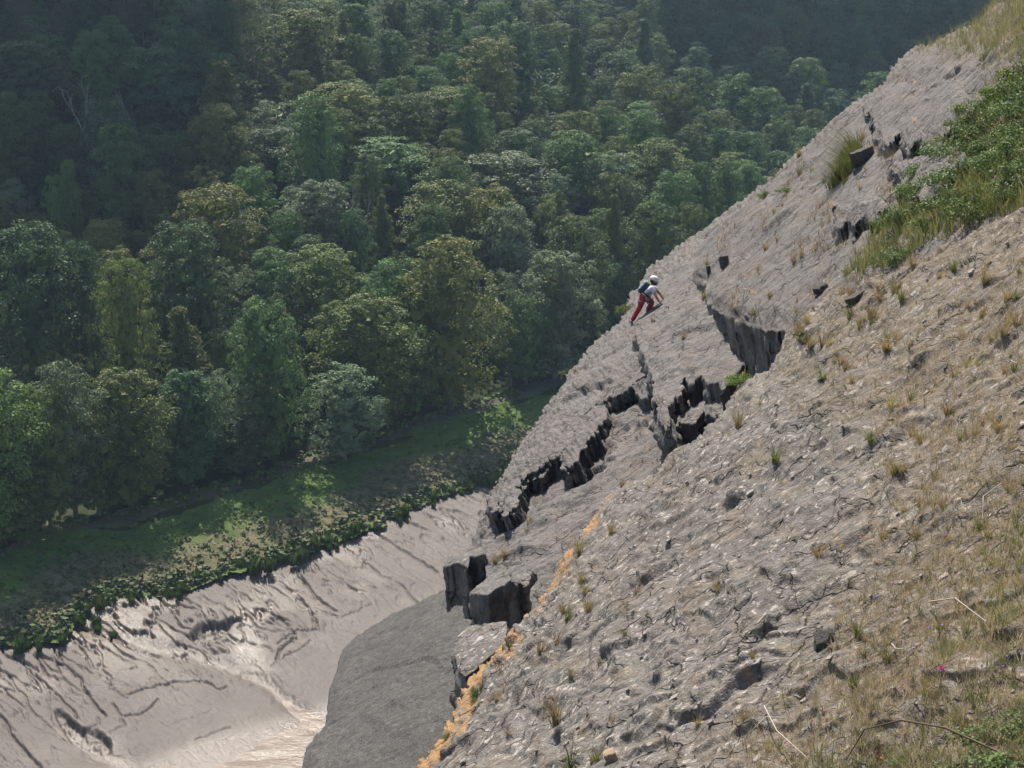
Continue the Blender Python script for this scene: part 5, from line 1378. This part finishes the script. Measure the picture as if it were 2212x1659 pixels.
# backpack: a thing of its own, carried on the back
bx = J(905, 440, 0) - J(690, 700, 0); bx /= np.linalg.norm(bx); bo = np.array([-bx[2], 0, bx[0]]); bo /= np.linalg.norm(bo); bd = np.cross(bx, bo)
BC = J(775, 575, 0)
def pk(c, r, sq=0.55, n=22, m_=16):
    V, T = ball(np.zeros(3), (1, 1, 1), n, m_)
    L = np.stack([V @ fx_, V @ sy_, V @ uz], 1); L = np.sign(L) * np.abs(L) ** sq
    L *= np.array(r); return L[:, :1] * bx + L[:, 1:2] * bd + L[:, 2:] * bo + c, T
pack = obj('backpack', tmesh('backpack', [pk(BC, (0.2, 0.135, 0.1))]), M_PACK)
tag(pack, 'small dark backpack with teal lid on the climber\'s back', 'backpack')
obj('lid', tmesh('lid', [pk(BC + bx * 0.12 + bo * 0.055, (0.085, 0.115, 0.065), 0.7)]), M_TEAL, pack)
obj('front_pocket', tmesh('front_pocket', [pk(BC - bx * 0.03 + bo * 0.085, (0.12, 0.1, 0.035), 0.6)]), M_TEAL, pack)
obj('handle', mesh_np('handle', *tube([BC + bx * 0.2 + bo * 0.04 + bd * 0.03, BC + bx * 0.235 + bo * 0.06, BC + bx * 0.2 + bo * 0.04 - bd * 0.03], 0.008, 5)), M_HELMET, pack)
for s in (-1, 1):
    obj('shoulder_strap', mesh_np('shoulder_strap', *tube([BC + bx * 0.19 + bd * 0.07 * s - bo * 0.03, J(985, 490, -0.1 * s), J(1045, 560, -0.13 * s), J(985, 650, -0.16 * s), BC - bx * 0.15 + bd * 0.1 * s - bo * 0.08], 0.016, 6)), M_BLACK, pack)
# ================================================================ AIR
hm = bpy.data.materials.new('haze'); hm.use_nodes = True
for nd in list(hm.node_tree.nodes):
    if nd.type == 'BSDF_PRINCIPLED': hm.node_tree.nodes.remove(nd)
pv = hm.node_tree.nodes.new('ShaderNodeVolumePrincipled')
pv.inputs['Color'].default_value = (0.55, 0.76, 1.0, 1); pv.inputs['Density'].default_value = 0.00015; pv.inputs['Anisotropy'].default_value = 0.25
hm.node_tree.links.new(pv.outputs[0], hm.node_tree.nodes['Material Output'].inputs['Volume'])
x0, x1, y0, y1, z0, z1 = -905.0, 1305.0, -125.0, 1505.0, -12.0, max(260.0, float(GZ.max()) + 5)
V = [(x, y, z) for z in (z0, z1) for y in (y0, y1) for x in (x0, x1)]
haze = obj('haze', mesh_np('haze', np.array(V), np.array([(0, 2, 3, 1), (4, 5, 7, 6), (0, 1, 5, 4), (2, 6, 7, 3), (0, 4, 6, 2), (1, 3, 7, 5)]), smooth=False), hm)
tag(haze, 'thin pale blue haze filling the air of the gorge', 'haze', kind='stuff')

# ================================================================ unseen clouds over the hill, added and sized to shade the wood
M_SHADE_CLOUD = simple_mat('shade_cloud', (0.8, 0.8, 0.82), 1.0, 0.0)
CH = 650.0
def shade_cloud(name, label, cx, cy, rx, ry, seed):
    n, mm = 64, 28
    th = np.linspace(0, 2 * math.pi, n, endpoint=False); ph = np.linspace(0.03, math.pi - 0.03, mm)
    V = np.array([[math.sin(p) * math.cos(t), math.sin(p) * math.sin(t), math.cos(p)] for p in ph for t in th])
    f = 1 + 0.48 * fbm3(V * 1.9 + seed, 4, 0.6) + 0.10 * np.abs(fbm3(V * 5 + seed, 2))
    V = V * f[:, None]
    V[:, 2] = np.where(V[:, 2] < -0.2, -0.2 + 0.2 * (V[:, 2] + 0.2), V[:, 2])
    V = V * np.array([rx, ry, 40.0])
    sh = CH - 30.0
    off = np.array([SUN_DIR.x, SUN_DIR.y]) / SUN_DIR.z * sh
    V = V + np.array([cx + off[0], cy + off[1], CH])
    Q = [(i * n + k, i * n + (k + 1) % n, (i + 1) * n + (k + 1) % n, (i + 1) * n + k) for i in range(mm - 1) for k in range(n)]
    o = obj(name, mesh_np(name, V, np.array(Q)), M_SHADE_CLOUD); tag(o, label, 'shade_cloud')
shade_cloud('shade_cloud', 'small unseen white cumulus added to shade the dark hollow of the wood', -118.0, 268.0, 74.0, 62.0, 3.0)
shade_cloud('shade_cloud', 'long unseen white cumulus added to shade the distant hillside', 130.0, 478.0, 150.0, 86.0, 8.0)
